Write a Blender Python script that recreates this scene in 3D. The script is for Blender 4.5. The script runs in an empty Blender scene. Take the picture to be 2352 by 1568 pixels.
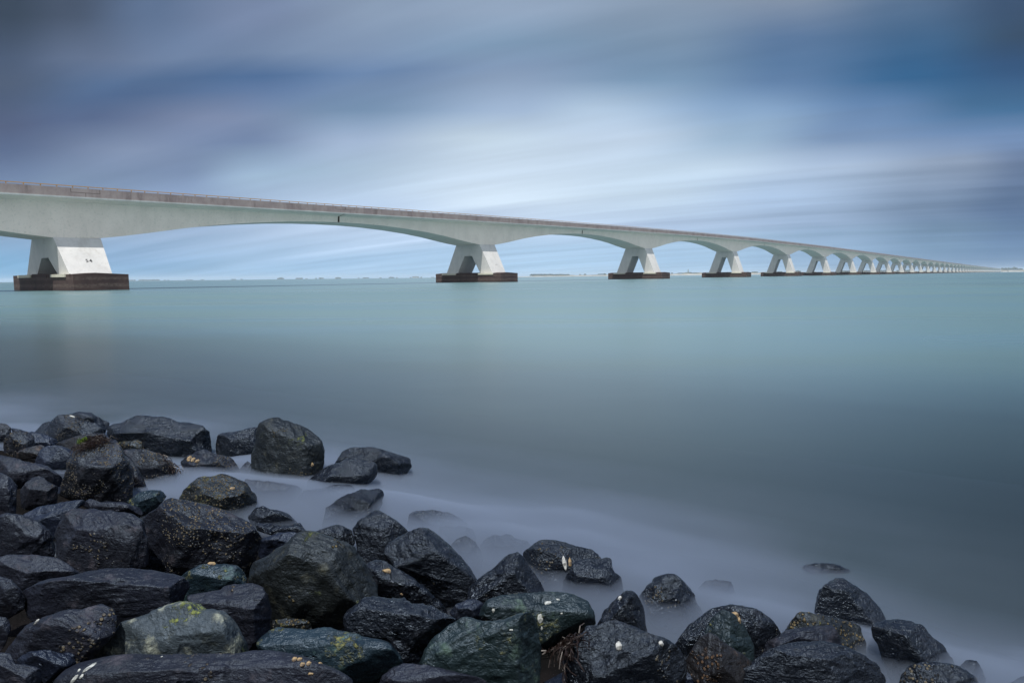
import bpy, bmesh, math, random
import numpy as np
from mathutils import Vector, Matrix, Quaternion
random.seed(7)
S = bpy.context.scene
COL = S.collection
# ------------------------------------------------------------------ camera (all picture coordinates are on a 2352 px wide view)
F = 1568.0; CH = 1.26; PITCH = 5.4; ROLL = 0.593
YAW = math.radians(36.45); CS = -42.9; CU = 113.3
Rcam = Matrix.Rotation(math.radians(90 - PITCH), 4, 'X') @ Matrix.Rotation(math.radians(-ROLL), 4, 'Z')
cam_d = bpy.data.cameras.new('camera'); cam = bpy.data.objects.new('camera', cam_d); COL.objects.link(cam)
cam.matrix_world = Matrix.Translation((0, 0, CH)) @ Rcam
cam_d.sensor_width = 36; cam_d.lens = 24; cam_d.clip_start = 0.02; cam_d.clip_end = 200000
S.camera = cam
R3 = np.array(Rcam.to_3x3()); CP = np.array([0, 0, CH])
def ray(px, py):
    return R3 @ np.array([(px - 1176) / F, -(py - 784) / F, -1.0])
# ------------------------------------------------------------------ tagging
def tag(o, label=None, cat=None, group=None, kind=None):
    if label: o['label'] = label
    if cat: o['category'] = cat
    if group: o['group'] = group
    if kind: o['kind'] = kind
    return o
def mkobj(name, V, Fc, mat, parent=None, smooth=False):
    me = bpy.data.meshes.new(name); me.from_pydata([tuple(v) for v in V], [], [tuple(f) for f in Fc]); me.update()
    if smooth: me.polygons.foreach_set('use_smooth', [True] * len(me.polygons))
    me.materials.append(mat)
    o = bpy.data.objects.new(name, me); COL.objects.link(o)
    if parent: o.parent = parent
    return o
def share(name, me, parent=None):
    o = bpy.data.objects.new(name, me); COL.objects.link(o)
    if parent: o.parent = parent
    return o
class MB:
    def __init__(s): s.V = []; s.F = []
    def add(s, V, Fc):
        n = len(s.V); s.V += [tuple(v) for v in V]; s.F += [tuple(i + n for i in f) for f in Fc]; return s
    def hexa(s, b, t):   # two rings of n points, bottom and top
        n = len(b); V = list(b) + list(t)
        return s.add(V, [tuple(range(n - 1, -1, -1)), tuple(range(n, 2 * n))] + [(i, (i + 1) % n, n + (i + 1) % n, n + i) for i in range(n)])
    def box(s, x0, x1, y0, y1, z0, z1):
        return s.hexa([(x0, y0, z0), (x1, y0, z0), (x1, y1, z0), (x0, y1, z0)], [(x0, y0, z1), (x1, y0, z1), (x1, y1, z1), (x0, y1, z1)])
    def loft(s, rings, cap=True):
        n = len(rings[0]); m = len(rings); V = [p for r in rings for p in r]
        Fc = [(j * n + i, j * n + (i + 1) % n, (j + 1) * n + (i + 1) % n, (j + 1) * n + i) for j in range(m - 1) for i in range(n)]
        if cap: Fc += [tuple(range(n - 1, -1, -1)), tuple((m - 1) * n + i for i in range(n))]
        return s.add(V, Fc)
    def build(s, name, mat, parent=None, smooth=False):
        o = mkobj(name, s.V, s.F, mat, parent, smooth)
        bm = bmesh.new(); bm.from_mesh(o.data); bmesh.ops.recalc_face_normals(bm, faces=bm.faces); bm.to_mesh(o.data); bm.free()
        return o
# ------------------------------------------------------------------ numpy noise
def vnoise(P, seed=0):
    P = P + seed * 17.13
    i = np.floor(P).astype(np.int64); f = P - i; u = f * f * f * (f * (f * 6 - 15) + 10)
    def h(a, b, c):
        n = (a * 73856093) ^ (b * 19349663) ^ (c * 83492791) ^ (seed * 2654435 + 974711)
        n = (n ^ (n >> 13)) * 1274126177 & 0x7fffffff
        n = (n ^ (n >> 16)) * 69069 & 0x7fffffff
        return (n % 100003) / 50001.5 - 1
    x, y, z = i[:, 0], i[:, 1], i[:, 2]; ux, uy, uz = u[:, 0], u[:, 1], u[:, 2]
    r = 0
    for dx in (0, 1):
        for dy in (0, 1):
            for dz in (0, 1):
                r = r + h(x + dx, y + dy, z + dz) * (ux if dx else 1 - ux) * (uy if dy else 1 - uy) * (uz if dz else 1 - uz)
    return r
def fbm(P, seed=0, octv=4, ridge=False):
    a, s, t = 1.0, 0, 0
    for k in range(octv):
        n = vnoise(P * 2 ** k, seed + k * 5)
        s = s + a * ((1 - 2 * abs(n)) if ridge else n); t += a; a *= .5
    return s / t
# ------------------------------------------------------------------ node helpers
def lin(c):
    return tuple((x / 12.92 if x <= .04045 else ((x + .055) / 1.055) ** 2.4) for x in [v / 255 for v in c]) + (1,)
class NT:
    def __init__(s, nt): s.t = nt; s.n = nt.nodes; s.l = nt.links
    def put(s, sock, v):
        if hasattr(v, 'is_output') or isinstance(v, bpy.types.NodeSocket): s.l.new(v, sock)
        elif v is not None: sock.default_value = v
    def new(s, typ, ins={}, **props):
        nd = s.n.new(typ)
        for k, v in props.items(): setattr(nd, k, v)
        for k, v in ins.items(): s.put(nd.inputs[k], v)
        return nd
    def m(s, op, a, b=None, c=None, clamp=False):
        nd = s.new('ShaderNodeMath', {}, operation=op, use_clamp=clamp); s.put(nd.inputs[0], a)
        if b is not None: s.put(nd.inputs[1], b)
        if c is not None: s.put(nd.inputs[2], c)
        return nd.outputs[0]
    def mix(s, f, a, b, blend='MIX'):
        nd = s.new('ShaderNodeMix', {}, data_type='RGBA', blend_type=blend); s.put(nd.inputs[0], f); s.put(nd.inputs[6], a); s.put(nd.inputs[7], b); return nd.outputs[2]
    def rng(s, v, a, b, c=0., d=1., smooth=True):
        nd = s.new('ShaderNodeMapRange', {}, interpolation_type='SMOOTHSTEP' if smooth else 'LINEAR'); s.put(nd.inputs[0], v)
        for k, x in zip((1, 2, 3, 4), (a, b, c, d)): s.put(nd.inputs[k], x)
        return nd.outputs[0]
    def noise(s, vec, scale, detail=4., rough=.55, dist=0.):
        return s.new('ShaderNodeTexNoise', {'Vector': vec, 'Scale': scale, 'Detail': detail, 'Roughness': rough, 'Distortion': dist}).outputs[0]
    def mapping(s, vec, loc=(0, 0, 0), rot=(0, 0, 0), sc=(1, 1, 1)):
        return s.new('ShaderNodeMapping', {'Vector': vec, 'Location': loc, 'Rotation': rot, 'Scale': sc}).outputs[0]
    def bump(s, h, strength=.3, dist=.01, normal=None):
        nd = s.new('ShaderNodeBump', {'Height': h, 'Strength': strength, 'Distance': dist})
        if normal is not None: s.put(nd.inputs['Normal'], normal)
        return nd.outputs[0]
def material(name):
    m = bpy.data.materials.new(name); m.use_nodes = True; t = NT(m.node_tree)
    b = [n for n in t.n if n.type == 'BSDF_PRINCIPLED'][0]
    return m, t, b
def coord(t, which='Object'): return t.new('ShaderNodeTexCoord').outputs[which]
# ------------------------------------------------------------------ world, sun
A_DIR = np.array([math.sin(YAW), math.cos(YAW), 0]); U_DIR = np.array([math.cos(YAW), -math.sin(YAW), 0])
sunv = -.40 * A_DIR + .176 * U_DIR + np.array([0, 0, 1.0]); sunv /= np.linalg.norm(sunv)
SUN_EL = math.asin(sunv[2]); SUN_AZ = math.atan2(sunv[0], sunv[1])
sd = bpy.data.lights.new('sun', 'SUN'); sd.energy = SUN_E = 4.6; sd.angle = math.radians(0.6); sd.color = (1, .95, .88)
sun = bpy.data.objects.new('sun', sd); COL.objects.link(sun)
sun.rotation_euler = Vector(sunv).to_track_quat('Z', 'Y').to_euler()
W = bpy.data.worlds.new('World'); S.world = W; W.use_nodes = True
w = NT(W.node_tree); w.n.clear()
sky = w.new('ShaderNodeTexSky', {}, sky_type='NISHITA', sun_disc=False, sun_elevation=SUN_EL, sun_rotation=SUN_AZ, air_density=1.2, dust_density=1.0, ozone_density=2.5)
g = w.new('ShaderNodeTexCoord').outputs['Generated']
sep = w.new('ShaderNodeSeparateXYZ', {0: g}); gx, gy, gz = sep.outputs
# streaks: clouds smeared along the wind, on a flat layer overhead
den = w.m('ADD', w.m('MAXIMUM', gz, 0.0), .10)
pxn = w.m('DIVIDE', gx, den); pyn = w.m('DIVIDE', gy, den)
comb = w.new('ShaderNodeCombineXYZ', {0: pxn, 1: pyn, 2: 0.}).outputs[0]
WAZ = math.radians(-60.5)        # wind runs to this azimuth
pm = w.mapping(comb, rot=(0, 0, WAZ - math.pi / 2 + math.pi / 2))
pm = w.new('ShaderNodeVectorRotate', {'Vector': comb, 'Angle': WAZ}, rotation_type='Z_AXIS').outputs[0]   # wind dir -> +Y
st1 = w.noise(w.mapping(pm, sc=(1.0, .13, 1)), 1.0, 2., .45)
st2 = w.noise(w.mapping(pm, loc=(3.1, 1.7, 0), sc=(2.8, .30, 1)), 1.0, 3., .5)
st = w.m('ADD', w.m('MULTIPLY', w.m('SUBTRACT', st1, .5), 1.0), w.m('MULTIPLY', w.m('SUBTRACT', st2, .5), .7))
k10 = lambda c: tuple(v * 10 for v in lin(c)[:3]) + (1,)
# cloud deck and blue gaps by direction: rows of constant height above the horizon, colours along each row, lens falloff at the frame edges painted in
SKY = [(17, [(0, 50, 62, 80), (150, 72, 85, 110), (350, 92, 112, 148), (600, 115, 130, 165), (900, 138, 155, 185), (1176, 146, 163, 192), (1500, 138, 155, 182), (1800, 128, 142, 168), (2050, 90, 115, 150), (2300, 50, 70, 100)]),
 (103, [(0, 62, 75, 100), (200, 95, 110, 142), (500, 108, 128, 165), (800, 125, 145, 180), (1176, 125, 152, 185), (1500, 122, 145, 175), (1800, 88, 118, 160), (2100, 60, 98, 140), (2340, 45, 65, 90)]),
 (160, [(0, 66, 78, 102), (300, 80, 106, 148), (600, 78, 110, 158), (850, 104, 132, 176), (1150, 132, 154, 190), (1500, 116, 144, 178), (1800, 84, 118, 162), (2100, 48, 96, 144), (2340, 40, 70, 108)]),
 (195, [(0, 65, 78, 105), (300, 78, 104, 148), (600, 95, 122, 168), (850, 115, 140, 180), (1150, 142, 162, 196), (1500, 122, 152, 187), (1800, 92, 125, 170), (2100, 45, 98, 148), (2340, 42, 75, 115)]),
 (258, [(0, 70, 80, 110), (200, 90, 108, 150), (500, 125, 138, 175), (800, 120, 148, 185), (1176, 165, 185, 218), (1350, 182, 202, 230), (1700, 135, 165, 205), (2000, 95, 130, 178), (2250, 60, 105, 150)]),
 (327, [(0, 80, 95, 130), (300, 130, 145, 180), (550, 120, 140, 182), (800, 170, 188, 222), (1100, 205, 220, 240), (1400, 200, 215, 240), (1700, 155, 180, 210), (1950, 120, 145, 185), (2300, 95, 120, 160)]),
 (396, [(0, 98, 115, 148), (150, 125, 145, 180), (400, 130, 150, 190), (600, 165, 190, 220), (1176, 210, 224, 246), (1600, 200, 217, 240), (1900, 175, 192, 222), (2200, 145, 160, 190), (2350, 95, 112, 145)]),
 (460, [(0, 110, 130, 165), (400, 150, 170, 205), (804, 190, 207, 236), (1133, 218, 230, 248), (1462, 205, 220, 240), (1791, 180, 200, 232), (2120, 130, 148, 178), (2340, 80, 98, 128)]),
 (520, [(0, 118, 142, 172), (400, 160, 182, 215), (850, 196, 212, 240), (1250, 198, 214, 242), (1600, 176, 194, 224), (1900, 150, 170, 202), (2150, 112, 135, 168), (2340, 76, 98, 132)]),
 (580, [(30, 105, 150, 188), (300, 140, 175, 215), (600, 165, 195, 230), (900, 175, 203, 236), (1250, 180, 208, 240), (1600, 172, 200, 232), (1900, 150, 178, 212), (2150, 115, 145, 178), (2340, 86, 112, 146)]),
 (625, [(10, 86, 145, 188), (300, 122, 170, 212), (700, 150, 190, 228), (1250, 172, 205, 238), (1600, 165, 198, 232), (1950, 130, 162, 198), (2300, 84, 114, 150)])]
gyc = w.m('MAXIMUM', gy, .12); gu = w.m('DIVIDE', gx, gyc); gh = w.m('DIVIDE', gz, gyc)
gh = w.m('ADD', w.m('SUBTRACT', gh, w.m('MULTIPLY', gu, .0104)), w.m('MULTIPLY', st, .05))
gu = w.m('ADD', gu, w.m('MULTIPLY', w.m('SUBTRACT', st1, .5), .12))
gq = w.m('MULTIPLY_ADD', gu, .5, .5)          # -1..1 -> 0..1
col = None; hprev = None
for y, row in SKY[::-1]:
    rp = w.new('ShaderNodeValToRGB', {'Fac': gq}); cr = rp.color_ramp; cr.interpolation = 'EASE'
    rp_el = []
    for i, (x, r_, g_, b_) in enumerate(row):
        d = ray(x, y); pos = min(1., max(0., .5 + .5 * d[0] / d[1]))
        e_ = cr.elements[i] if i < 2 else cr.elements.new(pos)
        if i < 2: e_.position = pos
        kv = 1.16 if (x <= 30 or x >= 2300) else 1.0; mg = (r_ + g_ + b_) / 3; rp_el.append((pos, lin(tuple(min(255, kv * (v_ * (.94 if y > 430 else .86) + mg * (.06 if y > 430 else .14)) * (.97 if v_ == r_ else 1.)) for v_ in (r_, g_, b_)))))
    for e_, (pos, c_) in zip(sorted(cr.elements, key=lambda q: q.position), rp_el): e_.color = c_
    d = ray(1176, y); h = d[2] / d[1]
    col = rp.outputs[0] if col is None else w.mix(w.rng(gh, hprev, h, 0., 1., False), col, rp.outputs[0])
    hprev = h
inframe = w.m('MULTIPLY', w.rng(gy, .25, .5), w.rng(gh, 1.2, .62))
rest = w.mix(w.rng(gy, .25, -.35), lin((118, 150, 200)), lin((236, 236, 232)))  # unseen sky behind the camera made near white to brighten the girder sides
rest = w.mix(.2, rest, w.mix(1.0, sky.outputs[0], (.10, .11, .13, 1), 'MULTIPLY'))
allc = w.mix(inframe, rest, col)
sc_ = w.m('MULTIPLY', w.m('MULTIPLY_ADD', w.m('ADD', w.m('SUBTRACT', st2, .5), w.m('MULTIPLY', st, .6)), .38, 1.0), 10.)
vs = w.new('ShaderNodeVectorMath', {0: allc}, operation='SCALE'); w.put(vs.inputs['Scale'], sc_); allc = vs.outputs[0]
bg = w.new('ShaderNodeBackground', {'Color': allc, 'Strength': .1})
w.l.new(bg.outputs[0], w.new('ShaderNodeOutputWorld').inputs[0])
S.view_settings.view_transform = 'Standard'; S.view_settings.look = 'None'; S.view_settings.gamma = 1; S.view_settings.exposure = 0.0
# ------------------------------------------------------------------ materials: bridge
def concrete(name, c1, c2, rough=.75, streak=0., stain=(60, 50, 50), bands=False, amt=.5):
    m, t, b = material(name); o = coord(t)
    n = t.noise(o, .35, 6., .6); n2 = t.noise(o, 3., 5., .6)
    col = t.mix(t.rng(n, .35, .65), lin(c1), lin(c2))
    col = t.mix(t.m('MULTIPLY', t.rng(n2, .5, .75), .25), col, lin(stain))
    if streak:
        sn = t.noise(t.mapping(o, sc=(.7, .7, .12)), 1.0, 7., .7); s2 = t.noise(t.mapping(o, sc=(.12, .12, .05)), 1.0, 3., .6)
        col = t.mix(t.m('MULTIPLY', t.m('MULTIPLY', t.rng(sn, .45, .7), t.rng(s2, .35, .65, .35, 1.)), streak), col, lin(stain))
    if bands:
        z = t.new('ShaderNodeSeparateXYZ', {0: o}).outputs[2]
        zz = t.m('ADD', z, t.m('MULTIPLY', t.m('SUBTRACT', t.noise(t.mapping(o, sc=(.8, .8, 3.)), 1., 6., .7), .5), .7))
        b1 = t.m('MULTIPLY', t.rng(zz, .30, .55), t.rng(zz, .80, 1.0, 1., 0.)); b2 = t.m('MULTIPLY', t.rng(zz, 1.40, 1.55), t.rng(zz, 1.75, 1.95, 1., 0.))
        n5 = t.noise(t.mapping(o, sc=(2., 2., 6.)), 1., 6., .7)
        col = t.mix(t.m('MULTIPLY', t.m('MULTIPLY', t.m('MAXIMUM', b1, t.m('MULTIPLY', b2, .8)), t.rng(n5, .35, .65)), .6), col, lin((112, 100, 92)))
    b.inputs['Base Color'].default_value = (1, 1, 1, 1); t.put(b.inputs['Base Color'], col); b.inputs['Roughness'].default_value = rough
    t.put(b.inputs['Normal'], t.bump(t.noise(o, 2., 3., .6), .04, .02))
    return m
M_pier = concrete('white_painted_concrete', (206, 206, 205), (195, 196, 196), .7, .32, (150, 146, 140))
M_girder = concrete('pale_green_painted_concrete', (237, 228, 219), (229, 220, 211), .65, .10, (140, 150, 138))
M_parapet = concrete('weathered_parapet_concrete', (160, 149, 147), (143, 131, 131), .85, .68, (84, 68, 72))
M_ledge = concrete('pale_ledge_concrete', (190, 195, 195), (170, 175, 175), .7, .25, (120, 110, 100))
M_cap = concrete('tide_stained_concrete', (72, 55, 52), (56, 42, 42), .85, .4, (40, 30, 30), True)
M_pad = concrete('foot_pad_concrete', (205, 202, 186), (188, 186, 172), .8, .2, (120, 116, 100))
def flat(name, c, rough=.6, metal=0.):
    m, t, b = material(name); n = t.noise(coord(t), 8., 4.)
    t.put(b.inputs['Base Color'], t.mix(t.rng(n, .3, .7), lin(c), lin(tuple(x * .82 for x in c)))); b.inputs['Roughness'].default_value = rough; b.inputs['Metallic'].default_value = metal
    return m
M_rail = flat('ochre_painted_steel', (206, 152, 70), .5); M_black = flat('black_paint', (26, 26, 30)); M_joint = flat('rusty_dark_joint', (62, 40, 34), .9)
M_asphalt = flat('asphalt', (62, 62, 64), .9); M_rust = flat('rusty_iron', (96, 84, 72), .8)
# ------------------------------------------------------------------ bridge (local x along the bridge, local -y towards the camera's bank)
bridge = bpy.data.objects.new('road_bridge', None); COL.objects.link(bridge)
O = (0 - CS) * A_DIR + (0 - CU) * U_DIR
bridge.location = (O[0], O[1], 0); bridge.rotation_euler = (0, 0, math.pi / 2 - YAW)
tag(bridge, 'long pale concrete road bridge on white splayed piers running across the water', 'bridge')
KN = np.array([(-240, 10.4), (-95, 12.25), (0, 14.35), (95, 16.35), (190, 18.0), (285, 19.1), (380, 19.55), (475, 19.75), (570, 19.8), (9000, 19.8)])
def ztop(s):
    x, y = KN[:, 0], KN[:, 1]; i = int(np.clip(np.searchsorted(x, s) - 1, 0, len(x) - 2))
    sl = np.gradient(y, x); sl[-2:] = 0; h = x[i + 1] - x[i]; q = (s - x[i]) / h
    return float((2 * q ** 3 - 3 * q * q + 1) * y[i] + (q ** 3 - 2 * q * q + q) * h * sl[i] + (-2 * q ** 3 + 3 * q * q) * y[i + 1] + (q ** 3 - q * q) * h * sl[i + 1])
DX = [0, 3.15, 6.5, 10.35, 16, 22, 29, 36, 42, 47.5]; DY = [6.85, 6.85, 6.45, 5.9, 5.02, 4.28, 3.65, 3.2, 3.0, 2.95]
def soff(x): return float(np.interp(abs(x), DX, DY))
XS = [-47.27, -45, -42, -39, -36, -32.5, -29, -25.5, -22, -19, -16, -13, -10.35, -8, -6.5, -4.8, -3.15, 0]; XS = XS + [-x for x in XS[-2::-1]]
UW, UD = 3.87, 6.0
def bend(s): return 1.2 * (s / 1000.) ** 2      # sideways drift of the far end towards the right
def girder_ring(x, s0):
    zt = ztop(s0 + x); zb = zt - soff(x); z0 = zt - 1.42; z1 = z0 - .42
    return [(x, -UW, zb), (x, -UW - .12, z1), (x, -UD + .12, z0), (x, UD - .12, z0), (x, UW + .12, z1), (x, UW, zb)]
def beam(mb, xs, s0, prof):       # prof: list of (y, dz from ztop)
    mb.loft([[(x, y, ztop(s0 + x) + dz) for y, dz in prof] for x in xs])
XP = [-47.5, -36, -24, -12, 0, 12, 24, 36, 47.5]
Z_BASE = 2.22
def make_girder(k):
    s0 = 95. * k
    mb = MB(); mb.loft([girder_ring(x, s0) for x in XS]); G = mb.build('girder', M_girder, bridge)
    pp = MB(); beam(pp, XP, s0, [(-UD, -1.2), (-UD, 0), (-UD + .35, 0), (-UD + .35, -1.2)]); beam(pp, XP, s0, [(UD, -1.2), (UD, 0), (UD - .35, 0), (UD - .35, -1.2)])
    pp.build('parapet', M_parapet, G)
    dk = MB(); beam(dk, XP, s0, [(-UD + .36, -.95), (-UD + .36, -.5), (UD - .36, -.5), (UD - .36, -.95)]); dk.build('road_deck', M_asphalt, G)
    lg = MB(); beam(lg, XP, s0, [(-UD - .05, -1.42), (-UD - .05, -1.205), (-UD + .6, -1.205), (-UD + .6, -1.42)]); beam(lg, XP, s0, [(UD + .05, -1.42), (UD + .05, -1.205), (UD - .6, -1.205), (UD - .6, -1.42)])
    lg.build('ledge', M_ledge, G)
    rl = MB(); beam(rl, XP, s0, [(-UD + .03, .2), (-UD + .03, .30), (-UD + .13, .30), (-UD + .13, .2)])
    if k < 12:
        x = -46.5
        while x < 47.4:
            z = ztop(s0 + x); rl.box(x - .06, x + .06, -UD + .06, -UD + .11, z - .02, z + .22); x += 1.98
    rl.build('railing', M_rail, G)
    if k < 12:
        for xc in ([0.6, 47.5 + 1.2 - 95, 47.5 - 1.2] if True else []):
            hw = 1.9 if xc == .6 else 1.15; js = MB()
            zt = lambda x: ztop(s0 + x)
            y0, y1 = -UD - .006, -UD + .02
            lo, hi = (xc - hw, xc + hw)
            js.loft([[(x, y0, zt(x) - .64), (x, y0, zt(x) - .60), (x, y1, zt(x) - .60), (x, y1, zt(x) - .64)] for x in (lo, hi)])
            for x, a, b in ((lo, -.62, -.08), (hi, -.62, -.08), (xc, -1.19, -.645)):
                js.loft([[(x, y0, zt(x) + a), (x + .05, y0, zt(x) + a), (x + .05, y1, zt(x) + a), (x, y1, zt(x) + a)], [(x, y0, zt(x) + b), (x + .05, y0, zt(x) + b), (x + .05, y1, zt(x) + b), (x, y1, zt(x) + b)]])
            js.build('parapet_joint', M_joint, G)
    hj = MB(); x0, x1 = 47.272, 47.728
    z0 = ztop(s0 + 47.5); hj.hexa([(x0, -UW + .03, z0 - 2.9), (x1, -UW + .03, z0 - 2.9), (x1, UW - .03, z0 - 2.9), (x0, UW - .03, z0 - 2.9)], [(x0, -UW + .03, z0 - 1.45), (x1, -UW + .03, z0 - 1.45), (x1, UW - .03, z0 - 1.45), (x0, UW - .03, z0 - 1.45)])
    hj.build('hinge_joint', M_joint, G)
    return G
def make_pier(k):
    s0 = 95. * k; zt = ztop(s0) - 6.85 + .02; zo = zt - 2.85; zb = Z_BASE
    q = lambda z: (zt - z) / (zt - zb)
    yo = lambda z: UW - .02 + (7.65 - UW) * q(z); xo = lambda z: 3.13 - .33 * q(z)
    a = MB()
    # head block above the opening
    ring = lambda z: [(-xo(z), -yo(z), z), (xo(z), -yo(z), z), (xo(z), yo(z), z), (-xo(z), yo(z), z)]
    V = []; Fc = []
    # front face polygons at both ends with the A-shaped opening
    for sgn in (-1, 1):
        n = len(V)
        V += [(sgn * xo(zb), -7.65, zb), (sgn * xo(zo), -yo(zo), zo), (sgn * xo(zt), -yo(zt), zt), (sgn * xo(zt), yo(zt), zt), (sgn * xo(zo), yo(zo), zo), (sgn * xo(zb), 7.65, zb),
              (sgn * xo(zb), 3.75, zb), (sgn * xo(zo), 1.22, zo), (sgn * xo(zo), -1.22, zo), (sgn * xo(zb), -3.75, zb)]
        Fc += [(n + 0, n + 1, n + 8, n + 9), (n + 1, n + 2, n + 3, n + 4, n + 7, n + 8), (n + 4, n + 5, n + 6, n + 7)]
    for i in range(10): j = (i + 1) % 10; Fc.append((i, j, 10 + j, 10 + i))
    P_ = a.add(V, Fc).build('pier', M_pier, bridge)
    c = MB()
    zc = 2.2
    c.add([(-3.6, -10.8, -2.5), (3.6, -10.8, -2.5), (3.6, 10.8, -2.5), (-3.6, 10.8, -2.5), (-3.6, -10.8, zc), (3.6, -10.8, zc), (3.6, 10.8, zc), (-3.6, 10.8, zc), (-.8, -10.8, zc + .22), (-.8, 10.8, zc + .22)],
          [(3, 2, 1, 0), (0, 1, 5, 8, 4), (2, 3, 7, 9, 6), (1, 2, 6, 5), (3, 0, 4, 7), (4, 8, 9, 7), (8, 5, 6, 9)])
    c.box(-3.62, -3.3, -3.4, 3.4, 2.0, 2.36)
    for y in (-9.9, -2.0): c.box(-3.66, -3.55, y - .05, y + .05, 1.75, 2.3)
    c.build('pile_cap', M_cap, P_)
    for sg in (-1, 1):
        f = MB(); f.box(-3.78, -2.6, sg * 3.7 if sg > 0 else -8.5, 8.5 if sg > 0 else -3.7, 1.86, 2.27); f.build('foot_pad', M_pad, P_)
    return P_, zt, yo
def number(txt, parent, zt, yo, zc=4.15):
    cu = bpy.data.curves.new('num', 'FONT'); cu.body = txt; cu.size = .78; cu.extrude = .004; cu.align_x = 'CENTER'; cu.align_y = 'CENTER'; cu.space_character = 1.25; cu.offset = .018
    to = bpy.data.objects.new('num', cu); COL.objects.link(to); dg = bpy.context.evaluated_depsgraph_get(); me = bpy.data.meshes.new_from_object(to.evaluated_get(dg)); bpy.data.objects.remove(to)
    o = share('pier_number', me, parent); me.materials.clear(); me.materials.append(M_black)
    dy = (yo(zc - .5) - yo(zc + .5)); ang = math.atan2(1.0, dy)
    o.rotation_euler = (ang, 0, 0); o.location = (.35, -yo(zc) - .006, zc)
    o['label'] = 'black number %s painted on the pier' % txt
def copytree(o, parent, dx, dy=0, top=True):
    c = o.copy(); COL.objects.link(c); c.parent = parent
    if top: c.location = (o.location[0] + dx, o.location[1] + dy, o.location[2])
    for ch in list(o.children): copytree(ch, c, 0, 0, False)
    return c
NP = 51
kids = {}
for k in range(-1, NP):
    if k <= 7 or k == 12:
        G = make_girder(k); P_, zt, yo = make_pier(k)
        if 0 <= k <= 6: number('%d' % (54 - k), P_, zt, yo)
        for o in (G, P_): o.location = (95. * k, -bend(95. * k), 0)
        kids[k] = (G, P_)
for k in range(8, NP):
    if k == 12: continue
    src = 7 if k < 12 else 12
    for o in kids[src]: copytree(o, bridge, 95. * (k - src), -(bend(95. * k) - bend(95. * src)))
ab = MB(); ab.box(47.6, 60, -7, 7, -1, 19.7); ab.box(47.8, 160, -6, 6, -1, 18.3); A_ = ab.build('abutment', M_ledge, bridge); A_.location = (95. * (NP - 1), -bend(95. * NP), 0)
# ------------------------------------------------------------------ shore frame
SP = np.array([-.67, 3.2]); SDv = np.array([.844, -.536]); SN = np.array([-.536, -.844])      # point, direction along shore (to the right), normal towards land
SLOPE = .21
def dshore(x, y): return (x - SP[0]) * SN[0] + (y - SP[1]) * SN[1]
def tshore(x, y): return (x - SP[0]) * SDv[0] + (y - SP[1]) * SDv[1]
def hsurf(x, y): return SLOPE * dshore(x, y)
# ------------------------------------------------------------------ water
m_w, t, b = material('sea_water'); geo = t.new('ShaderNodeNewGeometry').outputs['Position']
sp = t.new('ShaderNodeSeparateXYZ', {0: geo}); X, Y, _ = sp.outputs
dd = t.m('ADD', t.m('MULTIPLY', X, float(SN[0])), t.m('MULTIPLY', Y, float(SN[1]))); dd = t.m('SUBTRACT', dd, float(SP @ SN))      # distance landward of the shore line
tt = t.m('ADD', t.m('MULTIPLY', X, float(SDv[0])), t.m('MULTIPLY', Y, float(SDv[1])))
cv = t.new('ShaderNodeCombineXYZ', {0: tt, 1: dd, 2: 0.}).outputs[0]
n1 = t.noise(t.mapping(cv, sc=(.18, .7, 1)), 1., 3., .5); n2 = t.noise(t.mapping(geo, sc=(.0035, .03, 1)), 1., 4., .5); n3 = t.noise(t.mapping(geo, sc=(.03, .22, 1)), 1., 3., .5)
dw = t.m('MULTIPLY_ADD', t.m('SUBTRACT', n1, .5), 1.6, dd)
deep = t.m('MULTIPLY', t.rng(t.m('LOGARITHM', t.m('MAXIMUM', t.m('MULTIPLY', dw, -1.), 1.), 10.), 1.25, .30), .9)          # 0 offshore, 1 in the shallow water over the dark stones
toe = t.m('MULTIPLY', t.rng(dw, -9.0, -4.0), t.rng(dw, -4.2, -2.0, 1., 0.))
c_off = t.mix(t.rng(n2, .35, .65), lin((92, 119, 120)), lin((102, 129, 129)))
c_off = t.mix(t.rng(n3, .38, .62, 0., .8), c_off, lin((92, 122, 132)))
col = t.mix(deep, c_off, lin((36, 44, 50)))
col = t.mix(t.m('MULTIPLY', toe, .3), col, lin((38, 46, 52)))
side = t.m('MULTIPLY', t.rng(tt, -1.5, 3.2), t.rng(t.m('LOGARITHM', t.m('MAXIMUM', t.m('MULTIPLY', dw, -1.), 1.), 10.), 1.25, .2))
col = t.mix(t.m('MULTIPLY', side, .92), col, lin((12, 19, 24)))  # lens vignette painted into the water colour, darker towards the near right
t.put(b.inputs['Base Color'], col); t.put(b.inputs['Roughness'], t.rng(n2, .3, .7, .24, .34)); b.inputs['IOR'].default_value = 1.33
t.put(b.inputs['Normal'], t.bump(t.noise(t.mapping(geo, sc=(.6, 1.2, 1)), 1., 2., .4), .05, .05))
sea = mkobj('sea', [(-14000, -400, 0), (14000, -400, 0), (14000, 14000, 0), (-14000, 14000, 0)], [(0, 1, 2, 3)], m_w); tag(sea, kind='structure')
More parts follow.
